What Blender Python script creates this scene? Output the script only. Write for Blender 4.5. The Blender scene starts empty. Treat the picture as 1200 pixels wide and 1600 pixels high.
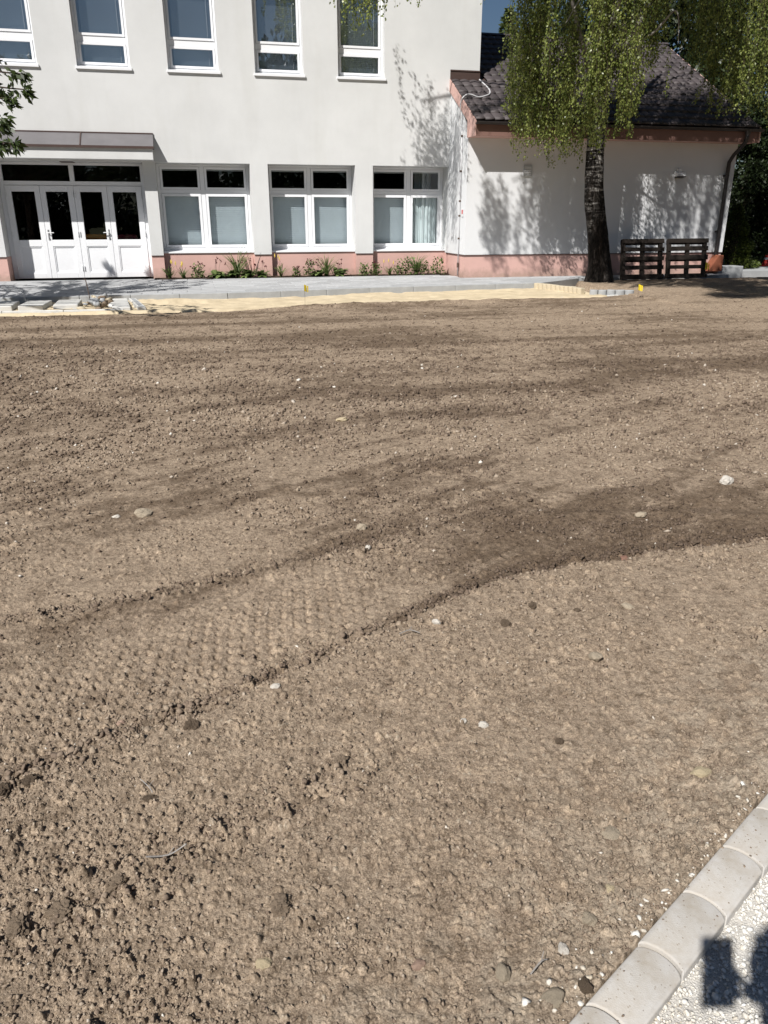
import bpy, math, random
import numpy as np
from mathutils import Vector, Matrix
random.seed(7); rng = np.random.default_rng(11)
SC = bpy.context.scene; COL = SC.collection
# ------------------------------------------------------------------ camera, sky, sun, exposure
CAMZ = 1.51
cam = bpy.data.cameras.new('camera'); camo = bpy.data.objects.new('camera', cam); COL.objects.link(camo)
camo.location = (0, 0, CAMZ); camo.rotation_euler = (math.pi/2 - 0.3657, 0, 0)
cam.sensor_fit = 'VERTICAL'; cam.sensor_height = 36.0; cam.lens = 36.0*1202/1600
cam.clip_start = 0.02; cam.clip_end = 2000
SC.camera = camo
SUN_AZ, SUN_EL = math.radians(30.1), math.radians(45.9)      # the light travels toward +Y, 30 deg to the right
w = bpy.data.worlds.new('World'); SC.world = w; w.use_nodes = True
nt = w.node_tree; bg = nt.nodes['Background']; sky = nt.nodes.new('ShaderNodeTexSky')
sky.sky_type = 'NISHITA'; sky.sun_disc = False; sky.sun_elevation = SUN_EL; sky.sun_rotation = math.pi + SUN_AZ
sky.air_density = 1.0; sky.dust_density = 0.6; sky.ozone_density = 4.0
nt.links.new(sky.outputs[0], bg.inputs[0]); bg.inputs[1].default_value = 0.031
sd = bpy.data.lights.new('sun', 'SUN'); so = bpy.data.objects.new('sun', sd); COL.objects.link(so)
sd.energy = 4.6; sd.angle = math.radians(0.53); sd.color = (1.0, 0.968, 0.925)
tv = Vector((math.sin(SUN_AZ)*math.cos(SUN_EL), math.cos(SUN_AZ)*math.cos(SUN_EL), -math.sin(SUN_EL)))
so.rotation_euler = tv.to_track_quat('-Z', 'Y').to_euler(); so.location = (-20, -30, 40)
SC.view_settings.view_transform = 'Standard'; SC.view_settings.look = 'None'; SC.view_settings.gamma = 1.0
SC.view_settings.exposure = 0.48; SC.view_settings.use_curve_mapping = False
SC.render.engine = 'CYCLES'; SC.cycles.use_denoising = True; SC.cycles.denoising_input_passes = 'RGB_ALBEDO_NORMAL'; SC.cycles.denoising_prefilter = 'ACCURATE'; SC.cycles.max_bounces = 6; SC.cycles.transparent_max_bounces = 12
SC.cycles.caustics_reflective = False; SC.cycles.caustics_refractive = False
# facade frame: X along the facade, o = metres in front of it, z up
D = 21.84; YAW = 0.2346
EX = np.array([math.cos(YAW), math.sin(YAW)]); EN = np.array([-math.sin(YAW), math.cos(YAW)])
def W(X, o, z=0.0): return (X*EX[0] - o*EN[0], D + X*EX[1] - o*EN[1], z)
def toF(x, y):
    px, py = x, y - D
    return px*EX[0] + py*EX[1], -(px*EN[0] + py*EN[1])
# ------------------------------------------------------------------ noise
def h2(ix, iy, seed):
    a = (ix.astype(np.int64)*374761393 + iy.astype(np.int64)*668265263 + seed*2246822519) & 0xFFFFFFFF
    a = ((a ^ (a >> 13))*1274126177) & 0xFFFFFFFF
    a = ((a ^ (a >> 15))*2246822519) & 0xFFFFFFFF
    return ((a ^ (a >> 16)) & 0xFFFFFF)/16777216.0
def vn(x, y, seed):
    ix, iy = np.floor(x), np.floor(y); fx, fy = x-ix, y-iy
    fx = fx*fx*(3-2*fx); fy = fy*fy*(3-2*fy)
    a = h2(ix, iy, seed); b = h2(ix+1, iy, seed); c = h2(ix, iy+1, seed); d = h2(ix+1, iy+1, seed)
    return (a*(1-fx)+b*fx)*(1-fy) + (c*(1-fx)+d*fx)*fy
def fbm(x, y, seed, oct=4):
    s = 0; a = .5; t = 0
    for i in range(oct):
        s = s + a*vn(x*2**i + 17.3*i, y*2**i - 9.1*i, seed+i); t += a; a *= .5
    return s/t
def sstep(a, b, x):
    t = np.clip((x-a)/(b-a), 0, 1); return t*t*(3-2*t)
def clods(x, y, cell, seed, dens, r0, r1, hk=.8):
    """half-buried lumps: highest dome over each point, plus a random number per lump"""
    H = np.zeros_like(x); I = np.zeros_like(x)
    wx = x + (vn(x/(cell*.45), y/(cell*.45), seed+50)-.5)*cell*.45; wy = y + (vn(x/(cell*.45), y/(cell*.45), seed+60)-.5)*cell*.45
    ix, iy = np.floor(wx/cell), np.floor(wy/cell)
    for dx in (-1, 0, 1):
        for dy in (-1, 0, 1):
            jx, jy = ix+dx, iy+dy
            a = h2(jx, jy, seed+3); pres = h2(jx, jy, seed+4) < dens
            cx = (jx + .15+.7*h2(jx, jy, seed+1))*cell; cy = (jy + .15+.7*h2(jx, jy, seed+2))*cell
            r = r0 + (r1-r0)*a*a; an = h2(jx, jy, seed+5)*6.283; el = .65+.35*h2(jx, jy, seed+6)
            ux, uy = wx-cx, wy-cy; c, s = np.cos(an), np.sin(an)
            q = ((ux*c+uy*s)**2 + ((-ux*s+uy*c)/el)**2)/(r*r)
            hh = np.where(pres & (q < 1), r*hk*np.sqrt(np.maximum(0, 1-q)), 0)
            m = hh > H; H = np.where(m, hh, H); I = np.where(m, h2(jx, jy, seed+9), I)
    return H, I
# ------------------------------------------------------------------ materials
def mat(name, col, rough=.8, spec=.3, metal=0.0):
    m = bpy.data.materials.new(name); m.use_nodes = True; b = m.node_tree.nodes['Principled BSDF']
    b.inputs['Base Color'].default_value = (*col, 1); b.inputs['Roughness'].default_value = rough
    b.inputs['Specular IOR Level'].default_value = spec; b.inputs['Metallic'].default_value = metal
    return m
def nodes(m): return m.node_tree.nodes, m.node_tree.links, m.node_tree.nodes['Principled BSDF']
def noise(m, scale, detail=4, rough=.6, vec=None, dim='3D'):
    N, L, b = nodes(m); n = N.new('ShaderNodeTexNoise'); n.inputs['Scale'].default_value = scale
    n.inputs['Detail'].default_value = detail; n.inputs['Roughness'].default_value = rough
    if vec is not None: L.new(vec, n.inputs['Vector'])
    return n
def coord(m, sc=(1, 1, 1)):
    N, L, b = nodes(m); t = N.new('ShaderNodeTexCoord'); mp = N.new('ShaderNodeMapping'); mp.inputs['Scale'].default_value = sc
    L.new(t.outputs['Object'], mp.inputs[0]); return mp.outputs[0]
def ramp(m, src, stops):
    N, L, b = nodes(m); r = N.new('ShaderNodeValToRGB'); e = r.color_ramp.elements
    while len(e) < len(stops): e.new(.5)
    for k, (p, c) in zip(e, stops):
        k.position = p; k.color = (*c, 1) if len(c) == 3 else c
    L.new(src, r.inputs[0]); return r.outputs[0]
def mixc(m, mode, fac, a, b_):
    N, L, b = nodes(m); x = N.new('ShaderNodeMix'); x.data_type = 'RGBA'; x.blend_type = mode
    for i, v in ((0, fac), (6, a), (7, b_)):
        if hasattr(v, 'links') or hasattr(v, 'is_linked'): L.new(v, x.inputs[i])
        elif isinstance(v, (int, float)): x.inputs[i].default_value = v
        else: x.inputs[i].default_value = (*v, 1)
    return x.outputs[2]
def bump(m, src, dist, strength=1.0):
    N, L, b = nodes(m); u = N.new('ShaderNodeBump'); u.inputs['Distance'].default_value = dist; u.inputs['Strength'].default_value = strength
    L.new(src, u.inputs['Height']); 
    if b.inputs['Normal'].is_linked: L.new(b.inputs['Normal'].links[0].from_socket, u.inputs['Normal'])
    L.new(u.outputs[0], b.inputs['Normal'])
def setcol(m, sock):
    N, L, b = nodes(m); L.new(sock, b.inputs['Base Color'])
def weathered(name, col, var=.12, sc=1.2, fine=60, bd=.002, rough=.85, spec=.25, streak=None):
    m = mat(name, col, rough, spec); v = coord(m)
    n1 = noise(m, sc, 6, .65, v); n2 = noise(m, fine, 3, .6, v)
    lo = tuple(c*(1-var) for c in col); hi = tuple(min(1, c*(1+var*.6)) for c in col)
    c = ramp(m, n1.outputs[0], [(.3, lo), (.7, hi)])
    if streak:
        v2 = coord(m, (streak, streak, .25)); n3 = noise(m, 1.0, 5, .6, v2)
        k = ramp(m, n3.outputs[0], [(.5, (1, 1, 1)), (.8, (.93, .925, .91))]); c = mixc(m, 'MULTIPLY', 1.0, c, k)
    setcol(m, c); bump(m, n2.outputs[0], bd); return m
def rand_tint(m, amount=.25):
    """per-object brightness on top of whatever colour is set"""
    N, L, b = nodes(m); o = N.new('ShaderNodeObjectInfo'); mr = N.new('ShaderNodeMapRange')
    mr.inputs[3].default_value = 1-amount; mr.inputs[4].default_value = 1+amount; L.new(o.outputs['Random'], mr.inputs[0])
    cc = N.new('ShaderNodeCombineColor')
    for i in range(3): L.new(mr.outputs[0], cc.inputs[i])
    src = b.inputs['Base Color'].links[0].from_socket if b.inputs['Base Color'].is_linked else tuple(b.inputs['Base Color'].default_value[:3])
    setcol(m, mixc(m, 'MULTIPLY', 1.0, src, cc.outputs[0]))
M = {}
M['stucco'] = weathered('white_stucco', (.63, .635, .63), .09, .55, 140, .0018, .92, .15, streak=1.6)
M['stucco2'] = weathered('annex_stucco', (.68, .69, .70), .06, .4, 140, .0018, .92, .15)
M['plinth'] = weathered('salmon_plinth', (.60, .385, .34), .10, .8, 140, .003, .9, .15, streak=1.5)
m = M['plinth']; N, L, b = nodes(m); v = coord(m); sp_ = N.new('ShaderNodeSeparateXYZ'); L.new(v, sp_.inputs[0]); n_ = noise(m, 7, 6, .7, v)
ma = N.new('ShaderNodeMath'); ma.operation = 'MULTIPLY_ADD'; ma.inputs[1].default_value = -.55; L.new(n_.outputs[0], ma.inputs[0]); L.new(sp_.outputs[2], ma.inputs[2])
mr_ = N.new('ShaderNodeMapRange'); mr_.inputs[1].default_value = .02; mr_.inputs[2].default_value = -.20; mr_.inputs[4].default_value = .6; L.new(ma.outputs[0], mr_.inputs[0])
setcol(m, mixc(m, 'MIX', mr_.outputs[0], b.inputs['Base Color'].links[0].from_socket, (.30, .22, .17)))
M['fascia'] = weathered('salmon_fascia', (.57, .37, .325), .10, 1.0, 60, .001, .7, .3)
M['fascia_dark'] = weathered('brown_pink_fascia', (.20, .115, .095), .12, 1.0, 60, .001, .7, .3)
M['upvc'] = weathered('white_upvc', (.80, .81, .83), .03, 2, 200, .0002, .35, .5)
M['metal_brown'] = weathered('brown_grey_sheet_metal', (.15, .143, .148), .15, 2, 30, .0006, .55, .4)
M['flash'] = weathered('dark_brown_flashing', (.075, .048, .042), .15, 2, 30, .0006, .5, .4)
M['gutter'] = mat('dark_gutter', (.028, .024, .024), .45, .45)
M['tile'] = weathered('dark_brown_roof_tile', (.066, .055, .056), .25, 1.6, 55, .003, .62, .4); rand_tint(M['tile'], .22)
M['dark'] = mat('dark_interior', (.045, .043, .04), .9, .1)
M['blind'] = weathered('pale_blind', (.78, .85, .89), .05, 2, 40, .001, .8, .1)
M['blind_grey'] = weathered('grey_blind', (.50, .57, .66), .06, 2, 40, .001, .8, .1)
M['curtain'] = weathered('white_curtain', (.66, .72, .72), .05, 2, 40, .001, .9, .1)
M['conc'] = weathered('pale_concrete', (.58, .575, .55), .15, 6, 160, .0015, .9, .2)
M['conc_grey'] = weathered('grey_concrete', (.36, .37, .375), .15, 5, 120, .0015, .9, .2)
M['conc_sand'] = weathered('sandy_concrete', (.52, .45, .33), .16, 6, 120, .002, .9, .2)
M['wood'] = weathered('dark_weathered_wood', (.022, .017, .014), .4, 6, 50, .002, .85, .2)
M['yellow'] = mat('yellow_plastic', (.75, .58, .03), .6, .3)
M['steel'] = mat('rusty_rod', (.09, .06, .045), .7, .4)
M['white_plastic'] = mat('white_plastic', (.72, .73, .74), .4, .4)
M['grey_plastic'] = mat('grey_vent_plastic', (.42, .43, .43), .6, .3)
M['terracotta'] = weathered('orange_terracotta', (.24, .085, .048), .12, 4, 60, .001, .8, .2)
M['cable'] = mat('pale_grey_cable', (.52, .52, .53), .45, .4)
M['red'] = mat('red_plastic', (.55, .04, .03), .5, .4)
M['chrome'] = mat('brushed_handle', (.6, .6, .62), .35, .5, .9)
M['orange'] = mat('orange_pad', (.75, .28, .05), .7, .2)
M['maroon'] = mat('maroon_pad', (.30, .05, .06), .7, .2)
# kerb stones: pale, speckled with small pits
m = weathered('kerb_concrete', (.475, .455, .425), .10, 4, 300, .0008, .88, .2); v = coord(m)
N, L, b = nodes(m); vo = N.new('ShaderNodeTexVoronoi'); vo.inputs['Scale'].default_value = 75; L.new(v, vo.inputs['Vector'])
pit = ramp(m, vo.outputs['Distance'], [(.10, (.62, .56, .49)), (.17, (1, 1, 1))])
n = noise(m, 9, 5, .7, v); spot = ramp(m, n.outputs[0], [(.44, (1, 1, 1)), (.72, (.80, .75, .68))])
c = mixc(m, 'MULTIPLY', .75, b.inputs['Base Color'].links[0].from_socket, pit); setcol(m, mixc(m, 'MULTIPLY', 1.0, c, spot)); rand_tint(m, .05); M['kerb'] = m
m = weathered('grey_paver', (.40, .405, .41), .16, 3, 200, .001, .9, .2); rand_tint(m, .12); M['paver'] = m
# glass: fresnel mix of mirror and tinted transparency
def glass(name, tint, boost):
    m = bpy.data.materials.new(name); m.use_nodes = True; N = m.node_tree.nodes; L = m.node_tree.links; N.clear()
    o = N.new('ShaderNodeOutputMaterial'); mx = N.new('ShaderNodeMixShader'); t = N.new('ShaderNodeBsdfTransparent'); g = N.new('ShaderNodeBsdfGlossy')
    f = N.new('ShaderNodeLayerWeight'); f.inputs['Blend'].default_value = .5; pw = N.new('ShaderNodeMath'); pw.operation = 'POWER'; pw.inputs[1].default_value = 5.0; L.new(f.outputs['Facing'], pw.inputs[0]); mu = N.new('ShaderNodeMath'); mu.operation = 'MULTIPLY_ADD'; mu.inputs[1].default_value = .95*min(1, boost); mu.inputs[2].default_value = .043*boost; mu.use_clamp = True
    t.inputs[0].default_value = (*tint, 1); g.inputs['Roughness'].default_value = .005; g.inputs[0].default_value = (.9, .93, .95, 1)
    L.new(pw.outputs[0], mu.inputs[0]); L.new(mu.outputs[0], mx.inputs[0]); L.new(t.outputs[0], mx.inputs[1]); L.new(g.outputs[0], mx.inputs[2]); L.new(mx.outputs[0], o.inputs[0])
    return m
M['glass'] = glass('window_glass', (.93, .95, .955), 1.0)
M['glass_up'] = glass('upper_window_glass', (.92, .94, .95), 4.8)
def leafmat(name, dark, light, trans=.35, rough=.45):
    m = mat(name, dark, rough, .35); N, L, b = nodes(m)
    a = N.new('ShaderNodeAttribute'); a.attribute_name = 'tint'
    c = ramp(m, a.outputs['Fac'], [(0, dark), (1, light)]); setcol(m, c)
    t = N.new('ShaderNodeBsdfTranslucent'); mx = N.new('ShaderNodeMixShader'); mx.inputs[0].default_value = trans
    L.new(c, t.inputs[0]); o = N['Material Output']; L.new(b.outputs[0], mx.inputs[1]); L.new(t.outputs[0], mx.inputs[2]); L.new(mx.outputs[0], o.inputs[0])
    return m
M['birch_leaf'] = leafmat('birch_leaf', (.078, .117, .023), (.36, .395, .115), .42, .36)
M['cherry_leaf'] = leafmat('cherry_leaf', (.020, .032, .010), (.07, .10, .025), .2)
M['dark_leaf'] = leafmat('dark_evergreen_leaf', (.014, .022, .010), (.05, .075, .024), .2)
M['conifer_leaf'] = leafmat('conifer_leaf', (.035, .055, .018), (.11, .14, .05), .2)
M['herb'] = leafmat('herb_leaf', (.055, .095, .022), (.24, .31, .11), .35)
M['thuja_leaf'] = leafmat('thuja_leaf', (.04, .06, .012), (.13, .16, .03), .2)
M['petal_y'] = mat('yellow_petal', (.62, .46, .10), .6, .2); M['petal_r'] = mat('dark_red_petal', (.09, .018, .022), .7, .2)
M['twig'] = weathered('twig_bark', (.075, .055, .045), .25, 20, 90, .001, .9, .1)
M['grey_twig'] = weathered('pale_twig_bark', (.30, .28, .26), .3, 14, 90, .001, .9, .1)
# birch bark
m = mat('birch_bark', (.1, .09, .08), .9, .15); N, L, b = nodes(m); v = coord(m)
vs = coord(m, (5.5, 5.5, 1.5)); n1 = noise(m, 1.6, 6, .7, vs); vh = coord(m, (2, 2, 12)); n2 = noise(m, 1.2, 5, .65, vh)
barkd = ramp(m, n1.outputs[0], [(.40, (.010, .009, .008)), (.56, (.040, .033, .028)), (.72, (.20, .18, .165))])
barkw = ramp(m, n2.outputs[0], [(.47, (.025, .022, .019)), (.57, (.42, .40, .375)), (.8, (.66, .64, .61))])
sp = N.new('ShaderNodeSeparateXYZ'); L.new(v, sp.inputs[0]); n3 = noise(m, 2.2, 6, .7, v)
ad = N.new('ShaderNodeMath'); ad.operation = 'MULTIPLY_ADD'; ad.inputs[1].default_value = 5.0; L.new(n3.outputs[0], ad.inputs[0]); L.new(sp.outputs[2], ad.inputs[2])
k = N.new('ShaderNodeMapRange'); k.inputs[1].default_value = 3.95; k.inputs[2].default_value = 5.6; L.new(ad.outputs[0], k.inputs[0])
setcol(m, mixc(m, 'MIX', k.outputs[0], barkd, barkw)); n4 = noise(m, 5.5, 5, .7, vs); setcol(m, mixc(m, 'MULTIPLY', 1.0, b.inputs['Base Color'].links[0].from_socket, ramp(m, n4.outputs[0], [(.42, (.28, .26, .24)), (.56, (1, 1, 1))]))); bump(m, n1.outputs[0], .09, 1.0); bump(m, n4.outputs[0], .04, 1.0); M['bark'] = m
# soil: moisture and lump tone come with the mesh, grit and painted crumb self-shadow from noise
m = mat('garden_soil', (.27, .21, .16), .95, .08); N, L, b = nodes(m); v = coord(m)
a = N.new('ShaderNodeAttribute'); a.attribute_name = 'soil'; sp = N.new('ShaderNodeSeparateColor'); L.new(a.outputs['Color'], sp.inputs[0])
n1 = noise(m, 240, 4, .7, v); n2 = noise(m, 55, 5, .7, v); n3 = noise(m, 700, 2, .6, v)
dry = ramp(m, n1.outputs[0], [(.28, (.220, .169, .121)), (.5, (.370, .290, .214)), (.72, (.54, .44, .34))])
wet = ramp(m, n1.outputs[0], [(.28, (.100, .072, .049)), (.5, (.165, .121, .085)), (.74, (.29, .222, .162))])
c = mixc(m, 'MIX', sp.outputs[0], dry, wet)
g = ramp(m, sp.outputs[1], [(0, (.72, .70, .68)), (.5, (1, 1, 1)), (1, (1.18, 1.16, 1.12))])
c = mixc(m, 'MULTIPLY', 1.0, c, g)
c = mixc(m, 'MIX', sp.outputs[2], c, (.46, .40, .32))
vf = coord(m, (1, 1, 1)); n5 = noise(m, 11, 8, .78, vf); c = mixc(m, 'MULTIPLY', 1.0, c, ramp(m, n5.outputs[0], [(.30, (.64, .62, .60)), (.52, (1, 1, 1)), (.72, (1.1, 1.1, 1.09))]))
n7 = noise(m, 30, 3, .8, v); c = mixc(m, 'MULTIPLY', 1.0, c, ramp(m, n7.outputs[0], [(.34, (.62, .60, .58)), (.5, (1, 1, 1)), (.68, (1.16, 1.15, 1.13))]))  # moist and dry crumb speckle, with crumb self-shadow painted into the colour
n6 = noise(m, 70, 4, .75, v); c = mixc(m, 'MULTIPLY', 1.0, c, ramp(m, n6.outputs[0], [(.33, (.66, .64, .62)), (.5, (1, 1, 1)), (.70, (1.15, 1.14, 1.12))]))  # finer crumb speckle, again carrying painted self-shadow besides crumb tone
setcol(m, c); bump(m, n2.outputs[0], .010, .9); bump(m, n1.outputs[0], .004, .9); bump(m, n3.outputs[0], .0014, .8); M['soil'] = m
m = weathered('loose_clod', (.20, .15, .11), .3, 30, 220, .003, .95, .08); rand_tint(m, .3); M['clod'] = m
def attrmat(name, stops, rough=.9):
    m = mat(name, stops[0][1], rough, .15); N, L, b = nodes(m); a = N.new('ShaderNodeAttribute'); a.attribute_name = 'tint'
    c = ramp(m, a.outputs['Fac'], stops); v = coord(m); n = noise(m, 160, 4, .6, v)
    k = ramp(m, n.outputs[0], [(.3, (.75, .75, .75)), (.7, (1.1, 1.1, 1.1))]); setcol(m, mixc(m, 'MULTIPLY', 1.0, c, k)); bump(m, n.outputs[0], .002); return m
M['grit'] = attrmat('soil_grit', [(0, (.10, .072, .052)), (.45, (.20, .15, .112)), (.8, (.34, .27, .20)), (.93, (.40, .33, .26)), (1, (.72, .68, .61))])
M['gravel'] = attrmat('white_limestone_gravel', [(0, (.46, .40, .31)), (.35, (.62, .58, .51)), (1, (.74, .73, .70))])
M['stone_white'] = weathered('white_stone', (.55, .51, .45), .12, 20, 120, .002); M['stone_tan'] = weathered('tan_stone', (.42, .35, .26), .2, 20, 120, .003)
M['stone_pink'] = weathered('pinkish_stone', (.36, .25, .19), .15, 20, 120, .002); M['stone_yellow'] = weathered('yellow_stone', (.46, .38, .25), .15, 20, 120, .002)
M['clod_dark'] = weathered('dark_moist_clod', (.21, .158, .113), .3, 30, 90, .008, .95, .08); M['clod_dry'] = weathered('dry_clod', (.26, .20, .145), .25, 30, 220, .003, .95, .08)
M['red_brick'] = weathered('brick_shard', (.22, .125, .09), .2, 20, 120, .002)
# sand
m = mat('yellow_sand', (.60, .49, .31), .95, .1); v = coord(m); n1 = noise(m, 2.2, 6, .7, v); n2 = noise(m, 180, 4, .7, v)
setcol(m, ramp(m, n1.outputs[0], [(.3, (.47, .385, .26)), (.6, (.61, .51, .355)), (.8, (.66, .57, .42))])); bump(m, n2.outputs[0], .006); M['sand'] = m
M['ground'] = weathered('rough_grass_ground', (.10, .10, .05), .4, .8, 30, .01, .95, .1)
M['bed_soil'] = weathered('dark_bed_soil', (.055, .040, .030), .4, 8, 60, .01, .95, .1)
# ------------------------------------------------------------------ mesh helpers
def nice(o, name, parent=None, label=None, cat=None, group=None, kind=None):
    if parent is not None: o.parent = parent
    if label: o['label'] = label
    if cat: o['category'] = cat
    if group: o['group'] = group
    if kind: o['kind'] = kind
    return o
def link(name, me, mats, parent=None, **kw):
    o = bpy.data.objects.new(name, me); COL.objects.link(o)
    if not isinstance(mats, (list, tuple)): mats = [mats]
    if not me.materials:
        for x in mats: me.materials.append(x)
    return nice(o, name, parent, **kw)
def empty(name, loc, rz=0.0, **kw):
    o = bpy.data.objects.new(name, None); COL.objects.link(o); o.location = loc; o.rotation_euler = (0, 0, rz); o.empty_display_size = .2
    return nice(o, name, None, **kw)
def npmesh(name, V, F, smooth=False, attr=None, colattr=None):
    """V (n,3), F (m,k) index array with k corners a face"""
    me = bpy.data.meshes.new(name); V = np.asarray(V, np.float32); F = np.asarray(F, np.int32); k = F.shape[1]
    me.vertices.add(len(V)); me.vertices.foreach_set('co', V.ravel())
    me.loops.add(F.size); me.loops.foreach_set('vertex_index', F.ravel())
    me.polygons.add(len(F)); me.polygons.foreach_set('loop_start', np.arange(len(F), dtype=np.int32)*k)
    if smooth: me.polygons.foreach_set('use_smooth', np.ones(len(F), bool))
    me.update(calc_edges=True)
    if attr is not None:
        a = me.attributes.new('tint', 'FLOAT', 'FACE'); a.data.foreach_set('value', np.asarray(attr, np.float32))
    if colattr is not None:
        a = me.attributes.new('soil', 'FLOAT_COLOR', 'POINT'); a.data.foreach_set('color', np.asarray(colattr, np.float32).ravel())
    return me
class MB:
    def __init__(s): s.v = []; s.f = []
    def add(s, vs, fs):
        n = len(s.v); s.v += [tuple(p) for p in vs]; s.f += [tuple(i+n for i in f) for f in fs]; return s
    def box(s, x0, x1, y0, y1, z0, z1):
        return s.add([(x0,y0,z0),(x1,y0,z0),(x1,y1,z0),(x0,y1,z0),(x0,y0,z1),(x1,y0,z1),(x1,y1,z1),(x0,y1,z1)],
                     [(0,3,2,1),(4,5,6,7),(0,1,5,4),(1,2,6,5),(2,3,7,6),(3,0,4,7)])
    def ring(s, x0, x1, z0, z1, wd, y0, y1):
        s.box(x0, x1, y0, y1, z0, z0+wd); s.box(x0, x1, y0, y1, z1-wd, z1)
        s.box(x0, x0+wd, y0, y1, z0+wd, z1-wd); s.box(x1-wd, x1, y0, y1, z0+wd, z1-wd); return s
    def prism(s, poly, a0, a1, axis):
        """poly of 2D points extruded along axis ('x': points are (y,z); 'z': (x,y); 'y': (x,z))"""
        def P(p, a): return {'x': (a, p[0], p[1]), 'z': (p[0], p[1], a), 'y': (p[0], a, p[1])}[axis]
        n = len(poly); vs = [P(p, a0) for p in poly] + [P(p, a1) for p in poly]
        return s.add(vs, [tuple(range(n))[::-1], tuple(range(n, 2*n))] + [(i, (i+1) % n, n+(i+1) % n, n+i) for i in range(n)])
    def quad(s, a, b, c, d): return s.add([a, b, c, d], [(0, 1, 2, 3)])
    def tube(s, path, rad, n=6, caps=True):
        path = [Vector(p) for p in path]; rad = rad if isinstance(rad, (list, tuple)) else [rad]*len(path)
        rings = []; up = None
        for i, p in enumerate(path):
            t = (path[min(i+1, len(path)-1)] - path[max(i-1, 0)]).normalized()
            if up is None: up = t.orthogonal().normalized()
            else:
                up = (up - t*up.dot(t)); up = up.normalized() if up.length > 1e-6 else t.orthogonal().normalized()
            q = t.cross(up); rings.append([p + (up*math.cos(2*math.pi*k/n) + q*math.sin(2*math.pi*k/n))*rad[i] for k in range(n)])
        vs = [x for r in rings for x in r]; fs = []
        for i in range(len(path)-1):
            for k in range(n): fs.append((i*n+k, i*n+(k+1) % n, (i+1)*n+(k+1) % n, (i+1)*n+k))
        if caps: fs += [tuple(range(n))[::-1], tuple(range((len(path)-1)*n, len(path)*n))]
        return s.add(vs, fs)
    def mesh(s, name, bevel=0, seg=2, smooth=False):
        me = bpy.data.meshes.new(name); me.from_pydata(s.v, [], s.f); me.update()
        if bevel:
            import bmesh
            bm = bmesh.new(); bm.from_mesh(me); bmesh.ops.recalc_face_normals(bm, faces=bm.faces)
            ed = [e for e in bm.edges if len(e.link_faces) == 2 and e.calc_face_angle(0) > .5]
            bmesh.ops.bevel(bm, geom=ed, offset=bevel, segments=seg, affect='EDGES', profile=.5); bm.to_mesh(me); bm.free()
        if smooth: me.polygons.foreach_set('use_smooth', [True]*len(me.polygons))
        return me
    def build(s, name, m, parent=None, bevel=0, seg=2, smooth=False, **kw):
        return link(name, s.mesh(name, bevel, seg, smooth), m, parent, **kw)
ICO_V = None
def ico():
    t = (1+5**.5)/2; v = np.array([(-1,t,0),(1,t,0),(-1,-t,0),(1,-t,0),(0,-1,t),(0,1,t),(0,-1,-t),(0,1,-t),(t,0,-1),(t,0,1),(-t,0,-1),(-t,0,1)], float)
    v /= np.linalg.norm(v[0]); f = np.array([(0,11,5),(0,5,1),(0,1,7),(0,7,10),(0,10,11),(1,5,9),(5,11,4),(11,10,2),(10,7,6),(7,1,8),(3,9,4),(3,4,2),(3,2,6),(3,6,8),(3,8,9),(4,9,5),(2,4,11),(6,2,10),(8,6,7),(9,8,1)])
    return v, f
def octa():
    return np.array([(1,0,0),(0,1,0),(-1,0,0),(0,-1,0),(0,0,1),(0,0,-1)], float), np.array([(0,1,4),(1,2,4),(2,3,4),(3,0,4),(1,0,5),(2,1,5),(3,2,5),(0,3,5)])
def scatter_stones(P, R, flat=(.5, .9), jit=.42, lo=False):
    """many small irregular stones as one vertex/face array; P (n,3) centres, R (n,) radii"""
    v, f = octa() if lo else ico(); n = len(P); nv = len(v); q = rng.normal(size=(n, 3, 3)); q, _ = np.linalg.qr(q)
    sc = np.stack([rng.uniform(.8, 1.25, n), rng.uniform(.65, 1.0, n), rng.uniform(*flat, n)], 1)
    loc = v[None]*(1+rng.uniform(-jit, jit, (n, nv, 1)))*sc[:, None, :]
    a = rng.uniform(0, 6.283, n); c, s = np.cos(a), np.sin(a); tl = rng.normal(0, .3, (n, 2))
    Rz = np.zeros((n, 3, 3)); Rz[:, 0, 0] = c; Rz[:, 0, 1] = -s; Rz[:, 1, 0] = s; Rz[:, 1, 1] = c; Rz[:, 2, 2] = 1; Rz[:, 2, 0] = tl[:, 0]; Rz[:, 2, 1] = tl[:, 1]
    loc = np.einsum('nij,nkj->nki', Rz, loc)*R[:, None, None] + P[:, None, :]
    F = (f[None] + (np.arange(n)*nv)[:, None, None]).reshape(-1, 3)
    return loc.reshape(-1, 3), F
# ------------------------------------------------------------------ soil height field
EDGE = np.array([(-1.6,1.35),(-1.1,1.78),(-.95,1.92),(-.81,2.03),(-.58,2.18),(-.39,2.36),(-.1,2.62),(.28,2.95),(.58,3.17),(1.18,3.4),(1.6,3.54),(1.96,3.62),(3.2,4.0)])
LINE2 = np.array([(-2.2,2.5),(-1.56,2.75),(-1.34,2.84),(-1.09,2.93),(-.78,3.13),(-.37,3.36),(0,3.6),(.6,4.0)])
BOUND = np.array([(-14,6.6),(-8.3,6.65),(-6.2,6.73),(-4.3,6.74),(-3.2,6.36),(-1.5,6.25),(1.2,6.1),(2.4,6.0),(3.3,5.95),(3.8,5.75),(4.4,2.6),(4.9,2.05),(20,1.95)])   # where the soil ends: X, o
KD = np.array([.7306, .6828]); KN = np.array([.6828, -.7306]); KL = -.5235     # foreground kerb: direction, its right-hand normal, its left edge
def pl(P, x): return np.interp(x, P[:, 0], P[:, 1])
def edge_s(x, y, P): return (y - pl(P, x))*.8
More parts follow.
